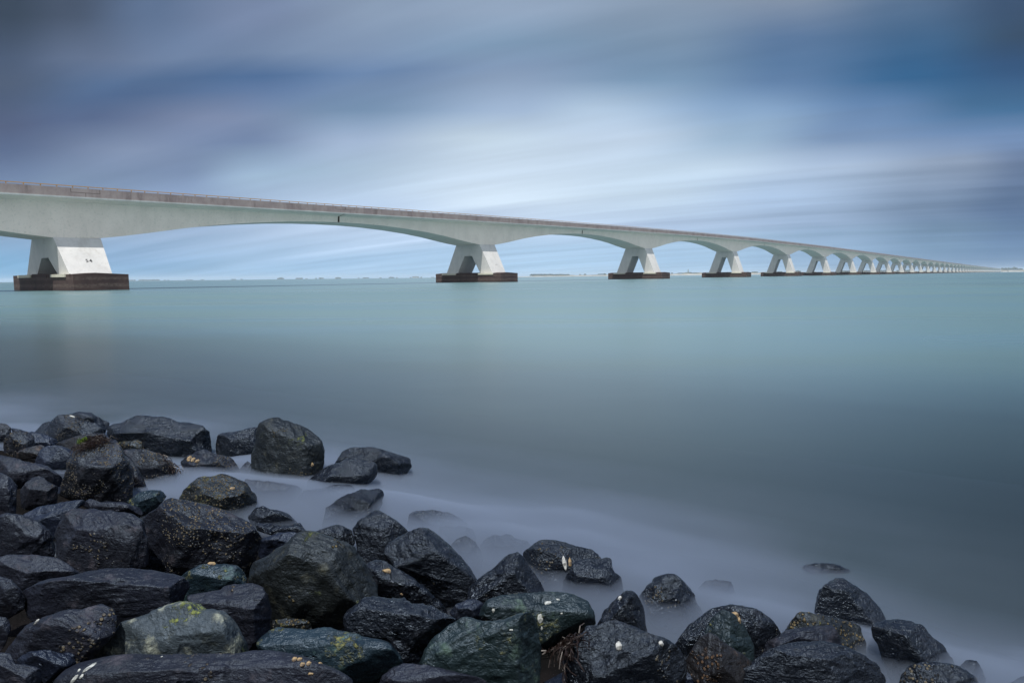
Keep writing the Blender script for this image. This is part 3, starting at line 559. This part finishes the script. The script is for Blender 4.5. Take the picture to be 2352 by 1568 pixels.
RK('f4', 'brown', 'sharp brown pyramid shaped rock on the bottom edge', [('F', '855,1350 940,1220 1010,1110 1080,1068 1160,1100 1300,1210 1440,1310 1510,1370 1430,1450 1395,1590 1200,1660 980,1600 910,1500')], df=.5, e=.05,
   pl=[((-.6, .25, .75), .52), ((.65, .35, .66), .52), ((0, -.4, .9), .8)])
RK('f9', 'blue', 'low dark rock on the bottom edge left of the brown pyramid', [('F', '835,1440 930,1490 1000,1580 950,1660 820,1660')])
RK('f6', 'olive', 'pale barnacle crusted rock behind the big ribbed rock', [('F', '1830,1050 1900,950 1960,870 2010,848 2100,868'), ('G', '0,855 150,890 300,920 500,970 590,1010 640,1080 657,1160 630,1240 500,1280 430,1210 200,1200')], df=.35)
RK('f5', 'dry', 'smooth dark rock with a flat top in front of the pale barnacled one', [('F', '1540,1270 1620,1170 1750,1100 1860,1045 2050,1030 2200,1010'), ('G', '230,1000 310,988 350,1020 390,1100 435,1200 300,1210 0,1220'), ('F', '1700,1330')], df=.4)
RK('f7', 'wet', 'big black rock with vertical shiny ribs on the bottom edge', [('F', '1385,1600 1390,1440 1500,1360 1700,1260 1900,1170 2050,1155'), ('G', '0,1160 200,1165 340,1195 520,1260 640,1310 740,1380 820,1480 880,1590 700,1680 200,1700')], df=.45, e=.02, n=1.4,
   pl=[((0, .85, .5), .64), ((-.2, -.05, .97), .60), ((.5, .2, .8), .66)])
# right
RK('g1b', 'wet', 'dim rock barely breaking the surface behind the dark peak at right', [('G', '0,400 150,372 350,390 480,440 560,520 560,600 300,600 0,560')], df=.3, e=0., z=1.10)
RK('g1', 'wet', 'dark pointed peak out in the water at right', [('G', '150,800 200,650 280,560 350,498 420,520 520,590 650,680 780,770 870,850 940,920 600,920 300,880')], df=.45, e=.05,
   pl=[((-.25, .0, .97), .56), ((.55, .6, .58), .58), ((0, .75, .66), .72)])
RK('g2', 'wet', 'solitary round shouldered rock with a hollow dark left face at lower right', [('G', '705,1010 740,960 830,935 980,928 1120,950 1220,1000 1300,1080 1400,1160 1500,1260 1560,1350 1500,1430 1200,1440 950,1400 850,1330 770,1190 715,1090')], df=.5,
   pl=[((-.55, -.25, .8), .52), ((.55, .45, .7), .62), ((0, .85, .5), .76)])
RK('g3', 'wetb', 'brown rimmed dark dome on the bottom edge, second from the right corner', [('G', '940,1600 1010,1480 1090,1400 1200,1360 1400,1368 1550,1400 1650,1450 1730,1510 1810,1590 1600,1680 1100,1680')], e=.02, df=.4)
RK('g4', 'wet', 'small smooth rock in the mist near the bottom right corner', [('G', '1560,1410 1640,1340 1700,1315 1760,1350 1820,1430 1845,1510 1820,1590 1700,1600 1600,1500')])
RK('g5', 'wet', 'black rock tip at the bottom right corner', [('G', '2060,1590 2160,1520 2227,1490 2300,1480 2380,1580 2300,1680 2120,1680')], e=0.)
RK('f10', 'wet', 'flat submerged rock showing as a dark patch beside a pale bubble', [('F', '970,620 1050,552 1150,533 1300,560 1340,640 1100,670')], df=.3, e=0., z=1.03)
rock_objs = {}
def filler(n):
    rs = np.random.RandomState(77); D, Fc = ico(5); k = 0; tries = 0
    while k < n and tries < n * 12:
        tries += 1
        T, d_ = rs.uniform(-7.5, 4.5), rs.uniform(.15, 3.4); xy = SP + T * SDv + d_ * SN; r = rs.uniform(.13, .24)
        if xy[1] < .9 and abs(xy[0]) < 1.6: continue
        P = D * [r * rs.uniform(.9, 1.4), r * rs.uniform(.9, 1.3), r * rs.uniform(.65, .95)]
        for q in range(8):
            v = rs.normal(size=3); v /= np.linalg.norm(v); dots = P @ v; tq = dots - dots.max() * rs.uniform(.66, .86); P = P - v * (np.where(tq > 0, tq, 0) * .97)[:, None]
        nd = P / (np.linalg.norm(P, axis=1)[:, None] + 1e-9); P = P + nd * (r * (.07 * fbm(P / r * 1.3, 500 + k, 4) + .04 * fbm(P / r * 3, 900 + k, 4, True)))[:, None]
        o = mkobj('small_boulder', P, Fc, RM[['dry', 'plum', 'barn', 'wet', 'blue'][rs.randint(5)]], smooth=True); o.rotation_euler = (rs.uniform(-.4, .4), rs.uniform(-.4, .4), rs.uniform(0, 6))
        o.location = (xy[0], xy[1], SLOPE * d_ - r * .62 - .02); tag(o, 'small dark boulder wedged low in a gap between bigger boulders', 'rock', 'small boulders wedged in the gaps'); k += 1
filler(110)
for i, (key, label, spec) in enumerate(ROCKS):
    rock_objs[key] = make_rock(spec, label, 11 + i * 7)
# ------------------------------------------------------------------ rock bed under the boulders
m_bed, t, b = material('dark_gravel_bed'); geo = t.new('ShaderNodeNewGeometry').outputs['Position']
t.put(b.inputs['Base Color'], t.mix(t.rng(t.noise(geo, 9., 6.), .4, .65), lin((11, 11, 12)), lin((22, 20, 21)))); b.inputs['Roughness'].default_value = .95; b.inputs['Specular IOR Level'].default_value = .1
t.put(b.inputs['Normal'], t.bump(t.noise(geo, 14., 6., .7), .8, .05))
def surf(name, nx, ny, t0, t1, d0, d1, zf, mat, kind=None, warp=1.0):
    ts = np.linspace(t0, t1, nx); ds = np.linspace(d0, d1, ny); T, Dm = np.meshgrid(ts, ds); T = T.ravel(); Dm = Dm.ravel()
    XY = SP[None] + T[:, None] * SDv + Dm[:, None] * SN; z = zf(T, Dm)
    Vv = np.column_stack([XY, z]); Fc = [(j * nx + i, j * nx + i + 1, (j + 1) * nx + i + 1, (j + 1) * nx + i) for j in range(ny - 1) for i in range(nx - 1)]
    return Vv, Fc
def bedz(T, Dm):
    q = np.column_stack([T * 1.6, Dm * 1.6, T * 0]); return SLOPE * np.minimum(Dm, 9) + np.interp(Dm, [-.4, .35, 1.5], [-.20, -.04, -.10]) + .10 * fbm(q, 5, 4, True) + .05 * fbm(q * 4, 8, 3)
Vv, Fc = surf('bed', 260, 200, -22, 14, -3, 12, bedz, m_bed)
Fc = [f[::-1] for f in Fc]
bed = mkobj('rock_bed', Vv, Fc, m_bed, smooth=True); tag(bed, kind='structure')
# ------------------------------------------------------------------ mist of the long exposed surf between the outer rocks
def mist_top(T, Dm):
    q = np.column_stack([T * .9, Dm * 1.3, T * 0]); n = fbm(q, 31, 3)
    prof = np.interp(Dm, [-2.6, -1.9, -1.3, -.8, -.35, 0, .4, .75], [0, .0005, .008, .032, .085, .125, .11, 0])
    edge = np.clip((T + 7.5) / 1.5, 0, 1) * np.interp(T, [-5, -1.5], [.2, 1]) * np.clip((3.4 - T) / 3.0, .15, 1) ** np.clip((-.25 - Dm) / .5, 0, 1) * np.clip((6.5 - T) / 1.5, 0, 1)
    return .0035 + np.maximum(0, prof * (1 + 1.3 * n)) * edge
nx, ny = 140, 60
Vt, Ft = surf('m', nx, ny, -7.5, 6.5, -2.6, .75, mist_top, None)
Vb_ = Vt.copy(); Vb_[:, 2] = .003; n0 = nx * ny
Ft2 = [f[::-1] for f in Ft]; Fb = [tuple(i + n0 for i in f) for f in Ft]; side = []
rim = [i for i in range(nx)] + [nx - 1 + nx * j for j in range(1, ny)] + [nx * (ny - 1) + i for i in range(nx - 2, -1, -1)] + [nx * j for j in range(ny - 2, 0, -1)]
for a_, b__ in zip(rim, rim[1:] + rim[:1]): side.append((a_, b__, b__ + n0, a_ + n0))
mm = bpy.data.materials.new('surf_mist'); mm.use_nodes = True; t = NT(mm.node_tree); t.n.clear()
pv = t.new('ShaderNodeVolumePrincipled', {'Color': (.35, .43, .57, 1), 'Density': 7.5, 'Anisotropy': 0.0})
t.l.new(pv.outputs[0], t.new('ShaderNodeOutputMaterial').inputs['Volume'])
mist = mkobj('surf_mist', np.vstack([Vt, Vb_]), Ft2 + Fb + side, mm, smooth=True)
bm = bmesh.new(); bm.from_mesh(mist.data); bmesh.ops.recalc_face_normals(bm, faces=bm.faces); bm.to_mesh(mist.data); bm.free()
tag(mist, 'pale blue mist of blurred surf lying between the outer rocks', 'mist', kind='stuff')
# ------------------------------------------------------------------ far shores
def far_mat(name, c1, c2, sc=.02):
    m, t, b = material(name); o = t.new('ShaderNodeNewGeometry').outputs['Position']
    t.put(b.inputs['Base Color'], t.mix(t.rng(t.noise(o, sc, 5.), .4, .6), lin(c1), lin(c2))); b.inputs['Roughness'].default_value = .9; return m
M_sand = far_mat('pale_sand', (168, 164, 156), (150, 146, 138)); M_dune = far_mat('dune_grass', (128, 122, 100), (104, 106, 84)); M_tree = far_mat('far_foliage', (58, 74, 62), (44, 58, 54), .1); M_far = far_mat('far_dyke', (96, 108, 92), (84, 98, 90))
M_bld = far_mat('pale_buildings', (150, 150, 148), (120, 120, 122), .05)
def at(px, Y, z=0.):     # px on the 2352 wide view, forward distance
    d = ray(px, 640 - (px - 1176) * .0103); return np.array([d[0] / d[1] * Y, Y, z])
def strip(name, x0, x1, Y0, Y1, h0, h1, depth, mat, n=60, seed=1):
    V = []; Fc = []
    for i in range(n + 1):
        q = i / n; Y = Y0 + (Y1 - Y0) * q; p = at(x0 + (x1 - x0) * q, Y); hh = (h0 + (h1 - h0) * q) * (1 + .15 * math.sin(i * 1.7 + seed) + .1 * math.sin(i * 4.1))
        if i in (0, n): hh *= .15
        dn = p[:2] / np.linalg.norm(p[:2])
        for (dd_, z) in ((0, -.5), (depth * .1, hh * .8), (depth * .5, hh), (depth, -.5)): V.append((p[0] + dn[0] * dd_, p[1] + dn[1] * dd_, z))
    for i in range(n):
        for j in range(3): a0 = i * 4 + j; Fc.append((a0, a0 + 4, a0 + 5, a0 + 1))
    Fc += [(0, 1, 2, 3), (4 * n + 3, 4 * n + 2, 4 * n + 1, 4 * n)]
    return mkobj(name, V, Fc, mat, smooth=False)
tag(strip('far_land', -30, 1120, 7200, 6900, 1.2, 1.2, 300, M_far, 80), kind='structure')
tag(strip('beach', 1180, 1640, 4300, 3900, 3.2, 6.5, 150, M_sand, 60), kind='structure')
tag(strip('dunes', 1215, 1640, 4500, 4100, 7.5, 11, 400, M_dune, 60, 3), kind='structure')
tag(strip('beach', 1560, 2360, 3800, 4300, 6.0, 5.5, 150, M_sand, 60, 5), kind='structure')
tag(strip('dunes', 1560, 2360, 4050, 4600, 13, 13, 400, M_dune, 80, 6), kind='structure')
SRC = .57422
def grove(x0, x1, hpx, Y, label, seed, z0=1.0):
    rs = np.random.RandomState(seed); p0 = at(x0, Y); p1 = at(x1, Y); wd = np.linalg.norm(p1 - p0); H = hpx / F * Y
    V = []; Fc = []; D, If = ICO_S; n = max(3, int(wd / (H * .55)) + 1)
    for i in range(n):
        q = (i + .5) / n; c = p0 + (p1 - p0) * q; r = H * rs.uniform(.42, .6); rx = max(r, wd / n * .62)
        hh = H * rs.uniform(.72, 1.0) * (1 if 0 < i < n - 1 else .8)
        for kk in range(2):
            cc = c + np.array([rs.uniform(-.3, .3) * rx, rs.uniform(-.5, .5) * r, 0]); nn = 1 + .28 * fbm(D * 2.3 + i * 3 + kk, seed, 3)
            Pq = D * nn[:, None] * np.array([rx * (1 - .3 * kk), r, hh * .5]) + cc + np.array([0, 0, hh * .5 * (1 + .15 * kk) + z0 - 1])
            b0 = len(V); V += [tuple(v) for v in Pq]; Fc += [tuple(int(j) + b0 for j in f) for f in If]
    root = bpy.data.objects.new('tree_grove', None); COL.objects.link(root); cc = (p0 + p1) / 2; root.location = (cc[0], cc[1], z0)
    V = [(v[0] - cc[0], v[1] - cc[1], v[2] - z0) for v in V]
    mkobj('crown', V, Fc, M_tree, root)
    tk = MB()
    for i in range(n):
        q = (i + .5) / n; c = p0 + (p1 - p0) * q - cc; tk.hexa([(c[0] + .5 * math.cos(a), c[1] + .5 * math.sin(a), -z0 - .3) for a in (0, 2, 4)], [(c[0] + .25 * math.cos(a), c[1] + .25 * math.sin(a), H * .6) for a in (0, 2, 4)])
    tk.build('trunk', M_rust, root)
    return tag(root, label, 'tree', 'trees on the far shore')
ICO_S = ico(3)
def S3(x): return (500 + x * .34014) * SRC
def S2(x): return (1100 + x * .46769) * SRC
def S5(x): return (2020 + x * .19558) * SRC
def S6(x): return (2600 + x * .2551) * SRC
def S7(x): return (3800 + x * .12585) * SRC
FARL = [(S3(46), S3(125), 3.0, 'low grove on the horizon touching the right side of the nearest pier base'),
 (S3(165), S3(405), 3.0, 'long low grove on the horizon, second group right of the nearest pier'),
 (S3(460), S3(482), 2.0, 'tiny tree beside a red dot on the horizon right of the long low grove'), (S3(500), S3(520), 1.6, 'tiny tree at the end of the long low grove'),
 (S3(715), S3(800), 1.8, 'faint thin grove low on the horizon left of centre'), (S3(890), S3(932), 1.8, 'short faint grove under the first arch'),
 (S3(1250), S3(1305), 2.0, 'sparse pair of trees on the horizon under the first arch'), (S3(1360), S3(1385), 2.0, 'small single tree on the horizon left of the dense square grove'),
 (S3(1795), S3(1870), 4.6, 'dense square topped grove on the horizon under the first arch'), (S3(2010), S3(2092), 3.2, 'flat grove just right of the dense square one'),
 (S2(260), S2(280), 2.0, 'single small tree right of the flat grove'), (S2(348), S2(356), 2.8, 'thin upright tree left of the two domed groves'),
 (S2(376), S2(415), 3.6, 'first of two domed groves under the hinge of the first arch'), (S2(518), S2(565), 3.8, 'second of two domed groves under the hinge of the first arch'),
 (S2(710), S2(722), 2.4, 'small tree left of a wide grove nearer to the second pier'), (S2(752), S2(805), 2.6, 'wide grove on the horizon between the hinge and the second pier'),
 (S2(896), S2(910), 2.2, 'small grove on the horizon in the middle right of the first arch'), (S2(976), S2(1020), 3.0, 'grove with a round left end under the falling part of the first arch'),
 (S2(1038), S2(1046), 2.2, 'lone small tree left of the long low building'), (S2(1156), S2(1166), 2.6, 'pointed tree pair just left of the long low building'), (S2(1246), S2(1256), 2.6, 'narrow tree just right of the long low building'),
 (S2(1335), S2(1365), 1.8, 'faint grove next to the base of the second pier')]
for i, (a0, a1, hp, lb) in enumerate(FARL): grove(a0, a1, hp, 7000, lb, 100 + i)
FARR = [(S5(515), S5(1000), 4.2, 4700, 'long blue green wooded rise behind the beach between second and third pier', 8), (S5(1000), S5(1320), 3.4, 4700, 'lower wooded rise right of the long one behind the beach', 8),
 (S5(1520), S5(1545), 2.2, 4300, 'tiny bush on the dune between second and third pier', 10), (S5(1620), S5(1660), 2.6, 4300, 'round bush on the dune left of the third pier', 10), (S5(1910), S5(1935), 2.6, 4300, 'first bush of the row on the dune beside the third pier', 10),
 (S5(1945), S5(1995), 2.6, 4300, 'middle bush pair on the dune beside the third pier', 10), (S5(2010), S5(2060), 3.2, 4300, 'roundest bush on the dune beside the third pier', 10),
 (S6(330), S6(352), 2.6, 4150, 'small round tree right beside the base of the third pier', 12), (S6(435), S6(530), 1.6, 4300, 'thin line of trees left of the church spire', 13), (S6(540), S6(660), 2.6, 4300, 'clustered trees around the church spire', 13),
 (S6(665), S6(790), 1.6, 4300, 'thin line of trees right of the church spire', 13), (S6(1590), S6(1690), 2.4, 4300, 'dark trees on the shore between the fourth and fifth pier', 13),
 (S6(1920), S6(2070), 2.6, 4300, 'dark trees seen through the fifth pier opening', 13), (S6(2285), S6(2352), 4.2, 4300, 'taller dark trees between the fifth and sixth pier', 13),
 ((3380) * SRC, (3400) * SRC, 3, 4300, 'small trees seen through the seventh pier opening', 13), ((3365) * SRC, (3405) * SRC, 3, 4350, 'dark trees seen between the sixth and eighth pier', 13), ((3455) * SRC, (3485) * SRC, 3, 4350, 'dark trees seen beyond the eighth pier', 13), ((3520) * SRC, (3550) * SRC, 3, 4350, 'dark trees seen beyond the ninth pier', 13), ((3585) * SRC, (3640) * SRC, 3, 4350, 'dark trees seen beyond the tenth pier', 13),
 (S7(1600), S7(1960), 5.0, 4500, 'long dark wood behind the beach just right of the bridge end', 14), (S7(1960), S7(2085), 6.4, 4450, 'big round dark tree clump behind the beach at far right', 14), (S7(2095), S7(2280), 3.6, 4450, 'low dark scrub at the right edge of the horizon', 14)]
for i, (a0, a1, hp, Yd, lb, z0) in enumerate(FARR): grove(a0, a1, hp, Yd, lb, 200 + i, z0)
def far_building(x0, x1, hpx, Y, label, z0=1.):
    p0 = at(x0, Y); p1 = at(x1, Y); H = hpx / F * Y; wd = np.linalg.norm(p1 - p0); r = bpy.data.objects.new('low_building', None); COL.objects.link(r); c = (p0 + p1) / 2; r.location = (c[0], c[1], 0)
    m_ = MB(); m_.box(-wd / 2, wd / 2, -8, 8, -.5, z0 + H * .8); m_.build('wall', M_bld, r)
    q = MB(); q.hexa([(-wd / 2 - .5, -8.6, z0 + H * .8), (wd / 2 + .5, -8.6, z0 + H * .8), (wd / 2 + .5, 8.6, z0 + H * .8), (-wd / 2 - .5, 8.6, z0 + H * .8)], [(-wd / 2 + 4, -1, z0 + H), (wd / 2 - 4, -1, z0 + H), (wd / 2 - 4, 1, z0 + H), (-wd / 2 + 4, 1, z0 + H)]); q.build('roof', M_far, r)
    w_ = MB(); k = -wd / 2 + 3
    while k < wd / 2 - 4: w_.box(k, k + 2.5, -8.12, -7.9, z0 + H * .2, z0 + H * .6); k += 6
    w_.build('window', M_black, r); tag(r, label, 'building')
far_building(S2(1174), S2(1232), 3.6, 6900, 'long low building on the horizon left of the second pier')
sp_ = MB(); p = at(S6(597), 4300); sp_.box(-2.2, 2.2, -2.2, 2.2, 0, 26); sp_.hexa([(-2.4, -2.4, 26), (2.4, -2.4, 26), (2.4, 2.4, 26), (-2.4, 2.4, 26)], [(-.15, -.15, 42), (.15, -.15, 42), (.15, .15, 42), (-.15, .15, 42)])
o = sp_.build('church_tower', M_far); o.location = (p[0], p[1], 0); tag(o, 'thin pointed church spire on the far shore between third and fourth pier', 'church tower')
# posts on the beach
for grp, xs, Yp in (('darker row of posts on the beach, nearer the second pier', [S5(x) for x in (995, 1042, 1093, 1142, 1190)], 4150), ('paler row of posts on the beach beside the third pier', [S5(x) for x in (1797, 1850, 1898, 1945, 1993)], 3850), ('posts on the beach right of the bridge end', [S7(x) for x in (1650, 1825, 1850)], 3700)):
    for i, x in enumerate(xs):
        mb = MB(); mb.loft([[(r_ * math.cos(a), r_ * math.sin(a), z) for a in np.linspace(0, 2 * math.pi, 7)[:-1]] for z, r_ in ((-1, 1.0), (5.8, .9), (6.3, .5))])
        o = mb.build('beach_post', M_rust); p = at(x, Yp); o.location = (p[0], p[1], 0); tag(o, 'dark post, one of the ' + grp, 'post', grp)
# ------------------------------------------------------------------ small things on the rocks
bpy.context.view_layer.update()
dg = bpy.context.evaluated_depsgraph_get()
def shell_mat(name, c1, c2):
    m, t, b = material(name); o = coord(t); t.put(b.inputs['Base Color'], t.mix(t.rng(t.noise(o, 60., 5., .7), .42, .6), lin(c1), lin(c2))); b.inputs['Roughness'].default_value = .6
    t.put(b.inputs['Normal'], t.bump(t.noise(o, 90., 5., .7), .5, .006)); return m
M_sh = shell_mat('white_shell', (180, 184, 184), (96, 98, 98)); M_oy = shell_mat('tan_oyster', (150, 130, 96), (80, 68, 54)); M_gu = shell_mat('white_dropping', (170, 175, 174), (110, 115, 114))
def cast(px, py):
    d = Vector(ray(px, py)).normalized(); o_ = Vector((0, 0, CH)); best = None
    for ob in rock_objs.values():
        h, loc, nrm, _ = ob.ray_cast(o_ - ob.location, d)
        if h:
            loc = loc + ob.location; q = (loc - o_).length
            if best is None or q < best[0]: best = (q, loc, nrm, ob)
    return best
def patch(name, reg, x, y, wpx, hpx, rot, mat, seed, thick=.25, n=1):
    px, py = topx(reg, [(x, y)])[0]; h = cast(px, py)
    if not h: return
    q, loc, nrm, ob = h; sc = RG[reg][2] * SRC * q / F; rs = np.random.RandomState(seed)
    D, If = ICO_S; nn = 1 + .35 * fbm(D * 1.9, seed, 3) + .18 * fbm(D * 6, seed + 1, 2)
    Pq = D * nn[:, None] * np.array([wpx * sc / 2, hpx * sc / 2, min(wpx, hpx) * sc * thick])
    up = Vector(nrm); view = (Vector((0, 0, CH)) - loc).normalized(); xa = Vector((1, 0, 0)); xa = (xa - up * xa.dot(up)).normalized(); ya = up.cross(xa)
    c, s_ = math.cos(math.radians(rot)), math.sin(math.radians(rot)); xr = xa * c + ya * s_; yr = ya * c - xa * s_
    V = [xr * v[0] + yr * v[1] + up * v[2] for v in Pq]
    o = mkobj(name, [tuple(v) for v in V], [tuple(int(j) for j in f) for f in If], mat, ob, smooth=True); o.location = loc - ob.location
SHELLS = [('oyster_shell', 'E', 1625, 540, 34, 105, 10, M_sh), ('oyster_shell', 'E', 1672, 530, 30, 70, 0, M_oy), ('white_dropping', 'E', 1487, 880, 62, 58, 20, M_gu), ('white_dropping', 'E', 1572, 850, 34, 18, -20, M_gu), ('white_dropping', 'E', 1420, 1015, 46, 75, 0, M_gu), ('white_dropping', 'E', 1430, 1095, 16, 40, 0, M_gu), ('white_dropping', 'E', 1015, 945, 22, 34, 0, M_gu),
 ('white_dropping', 'E', 1168, 1110, 34, 14, 0, M_gu), ('white_dropping', 'E', 1602, 970, 18, 14, 0, M_gu), ('oyster_shell', 'E', 2092, 1250, 46, 66, 0, M_sh), ('oyster_shell', 'E', 2100, 840, 44, 40, 40, M_sh), ('oyster_shell', 'F', 608, 1175, 52, 44, -40, M_sh), ('oyster_shell', 'F', 1345, 888, 70, 50, -20, M_oy), ('oyster_shell', 'F', 1385, 940, 36, 52, 0, M_oy),
 ('oyster_shell', 'E', 115, 606, 88, 44, 10, M_oy), ('oyster_shell', 'D', 2000, 680, 40, 20, -30, M_oy), ('oyster_shell', 'C', 2105, 380, 60, 36, 10, M_oy), ('oyster_shell', 'B', 1290, 605, 28, 34, 0, M_oy), ('oyster_shell', 'B', 135, 550, 40, 60, 0, M_oy), ('oyster_shell', 'B', 170, 560, 40, 50, 0, M_oy), ('oyster_shell', 'B', 210, 573, 40, 34, 0, M_oy), ('oyster_shell', 'B', 540, 830, 44, 34, 0, M_oy),
 ('white_dropping', 'C', 895, 1405, 34, 110, -30, M_gu), ('white_dropping', 'C', 735, 1530, 26, 90, -40, M_gu), ('white_dropping', 'C', 808, 1500, 20, 40, -40, M_gu), ('white_dropping', 'C', 785, 1440, 20, 26, 0, M_gu), ('white_dropping', 'C', 1608, 1302, 18, 16, 0, M_gu), ('white_dropping', 'A', 850, 190, 60, 16, -15, M_gu), ('oyster_shell', 'C', 365, 955, 60, 26, 25, M_sh),
 ('oyster_shell', 'D', 940, 1330, 40, 50, 0, M_oy), ('oyster_shell', 'D', 990, 1330, 46, 44, 0, M_oy), ('oyster_shell', 'D', 1020, 1380, 44, 60, 0, M_oy), ('oyster_shell', 'D', 1080, 1370, 40, 44, 0, M_oy), ('oyster_shell', 'D', 1195, 1370, 36, 40, 0, M_oy), ('oyster_shell', 'D', 1100, 1475, 44, 26, 0, M_oy)]
for i, (nm, rg_, x, y, wp, hp, ro, mt) in enumerate(SHELLS): patch(nm, rg_, x, y, wp, hp, ro, mt, 300 + i, .10 if mt is M_gu else .28)
# seaweed: tufts of thin drooping strands on the rocks
M_weed = flat('brown_seaweed', (32, 21, 19), .45); M_gweed = flat('green_seaweed', (92, 120, 30), .5)
def weed(reg, poly, n, mat, label, seed, L=.10, g=None):
    rs = np.random.RandomState(seed); V = []; Fc = []
    pl = topx(reg, poly); xs = [p[0] for p in pl]; ys = [p[1] for p in pl]
    def inside(x, y):
        c = False; j = len(pl) - 1
        for i in range(len(pl)):
            if (pl[i][1] > y) != (pl[j][1] > y) and x < (pl[j][0] - pl[i][0]) * (y - pl[i][1]) / (pl[j][1] - pl[i][1]) + pl[i][0]: c = not c
            j = i
        return c
    for _ in range(n * 4):
        if len(Fc) > n * 10: break
        x = rs.uniform(min(xs), max(xs)); y = rs.uniform(min(ys), max(ys))
        if not inside(x, y): continue
        h = cast(x, y)
        if not h: continue
        q, loc, nrm, ob = h; p = np.array(loc) + np.array(nrm) * .004; dr = np.array([rs.normal() * .6, -.35 + rs.normal() * .4, -.55]) ; dr = dr - np.array(nrm) * dr.dot(np.array(nrm)) * .9; dr /= np.linalg.norm(dr) + 1e-6
        w_ = rs.uniform(.0012, .0028); sd_ = np.cross(dr, np.array(nrm)); sd_ /= np.linalg.norm(sd_) + 1e-6; ll = L * rs.uniform(.4, 1.1); b0 = len(V)
        for k in range(6):
            f = k / 5.; c = p + dr * ll * f + np.array(nrm) * (.018 * math.sin(f * 3.1) * rs.uniform(.4, 1.2)) + sd_ * .012 * math.sin(f * 6 + _)
            V += [tuple(c - sd_ * w_ * (1 - f * .7)), tuple(c + sd_ * w_ * (1 - f * .7)), tuple(c + np.array(nrm) * w_ * 1.2)]
        for k in range(5):
            for a_ in range(3): Fc.append((b0 + 3 * k + a_, b0 + 3 * k + (a_ + 1) % 3, b0 + 3 * k + 3 + (a_ + 1) % 3, b0 + 3 * k + 3 + a_))
    if V: o = mkobj('seaweed', V, Fc, mat); tag(o, label, 'seaweed', kind='stuff')
weed('A', [(850, 590), (1050, 440), (1230, 400), (1275, 480), (1180, 520), (900, 600)], 500, M_weed, 'brown stringy seaweed on the rock behind the big barnacled wedge', 1, .07)
weed('A', [(940, 490), (960, 460), (1040, 450), (1020, 480)], 60, M_gweed, 'bright green seaweed tuft at upper left', 2, .04)
weed('A', [(1850, 620), (1960, 660), (2150, 790), (2300, 840), (2200, 880), (2080, 860), (1960, 720)], 260, M_weed, 'brown weed trailing off the right shoulder of a barnacled rock', 3, .08)
weed('E', [(1440, 1300), (1560, 1200), (1800, 1100), (1780, 1160), (1640, 1270), (1600, 1540), (1440, 1560)], 320, M_weed, 'reddish brown seaweed hanging in the gap beside the large green boulder', 4, .08)
hz_m = bpy.data.materials.new('haze'); hz_m.use_nodes = True; t = NT(hz_m.node_tree); t.n.clear()
hv = t.new('ShaderNodeVolumePrincipled', {'Color': (.78, .88, 1., 1), 'Density': 8e-5}); t.l.new(hv.outputs[0], t.new('ShaderNodeOutputMaterial').inputs['Volume'])
hb = MB(); hb.box(-15000, 15000, -900, 15000, -4, 60); hz = hb.build('haze', hz_m); tag(hz, 'thin pale haze over the water', 'haze', kind='stuff')
# ------------------------------------------------------------------ render settings
S.cycles.volume_bounces = 1; S.cycles.max_bounces = 8; S.cycles.use_denoising = True; S.cycles.sample_clamp_indirect = 6.0
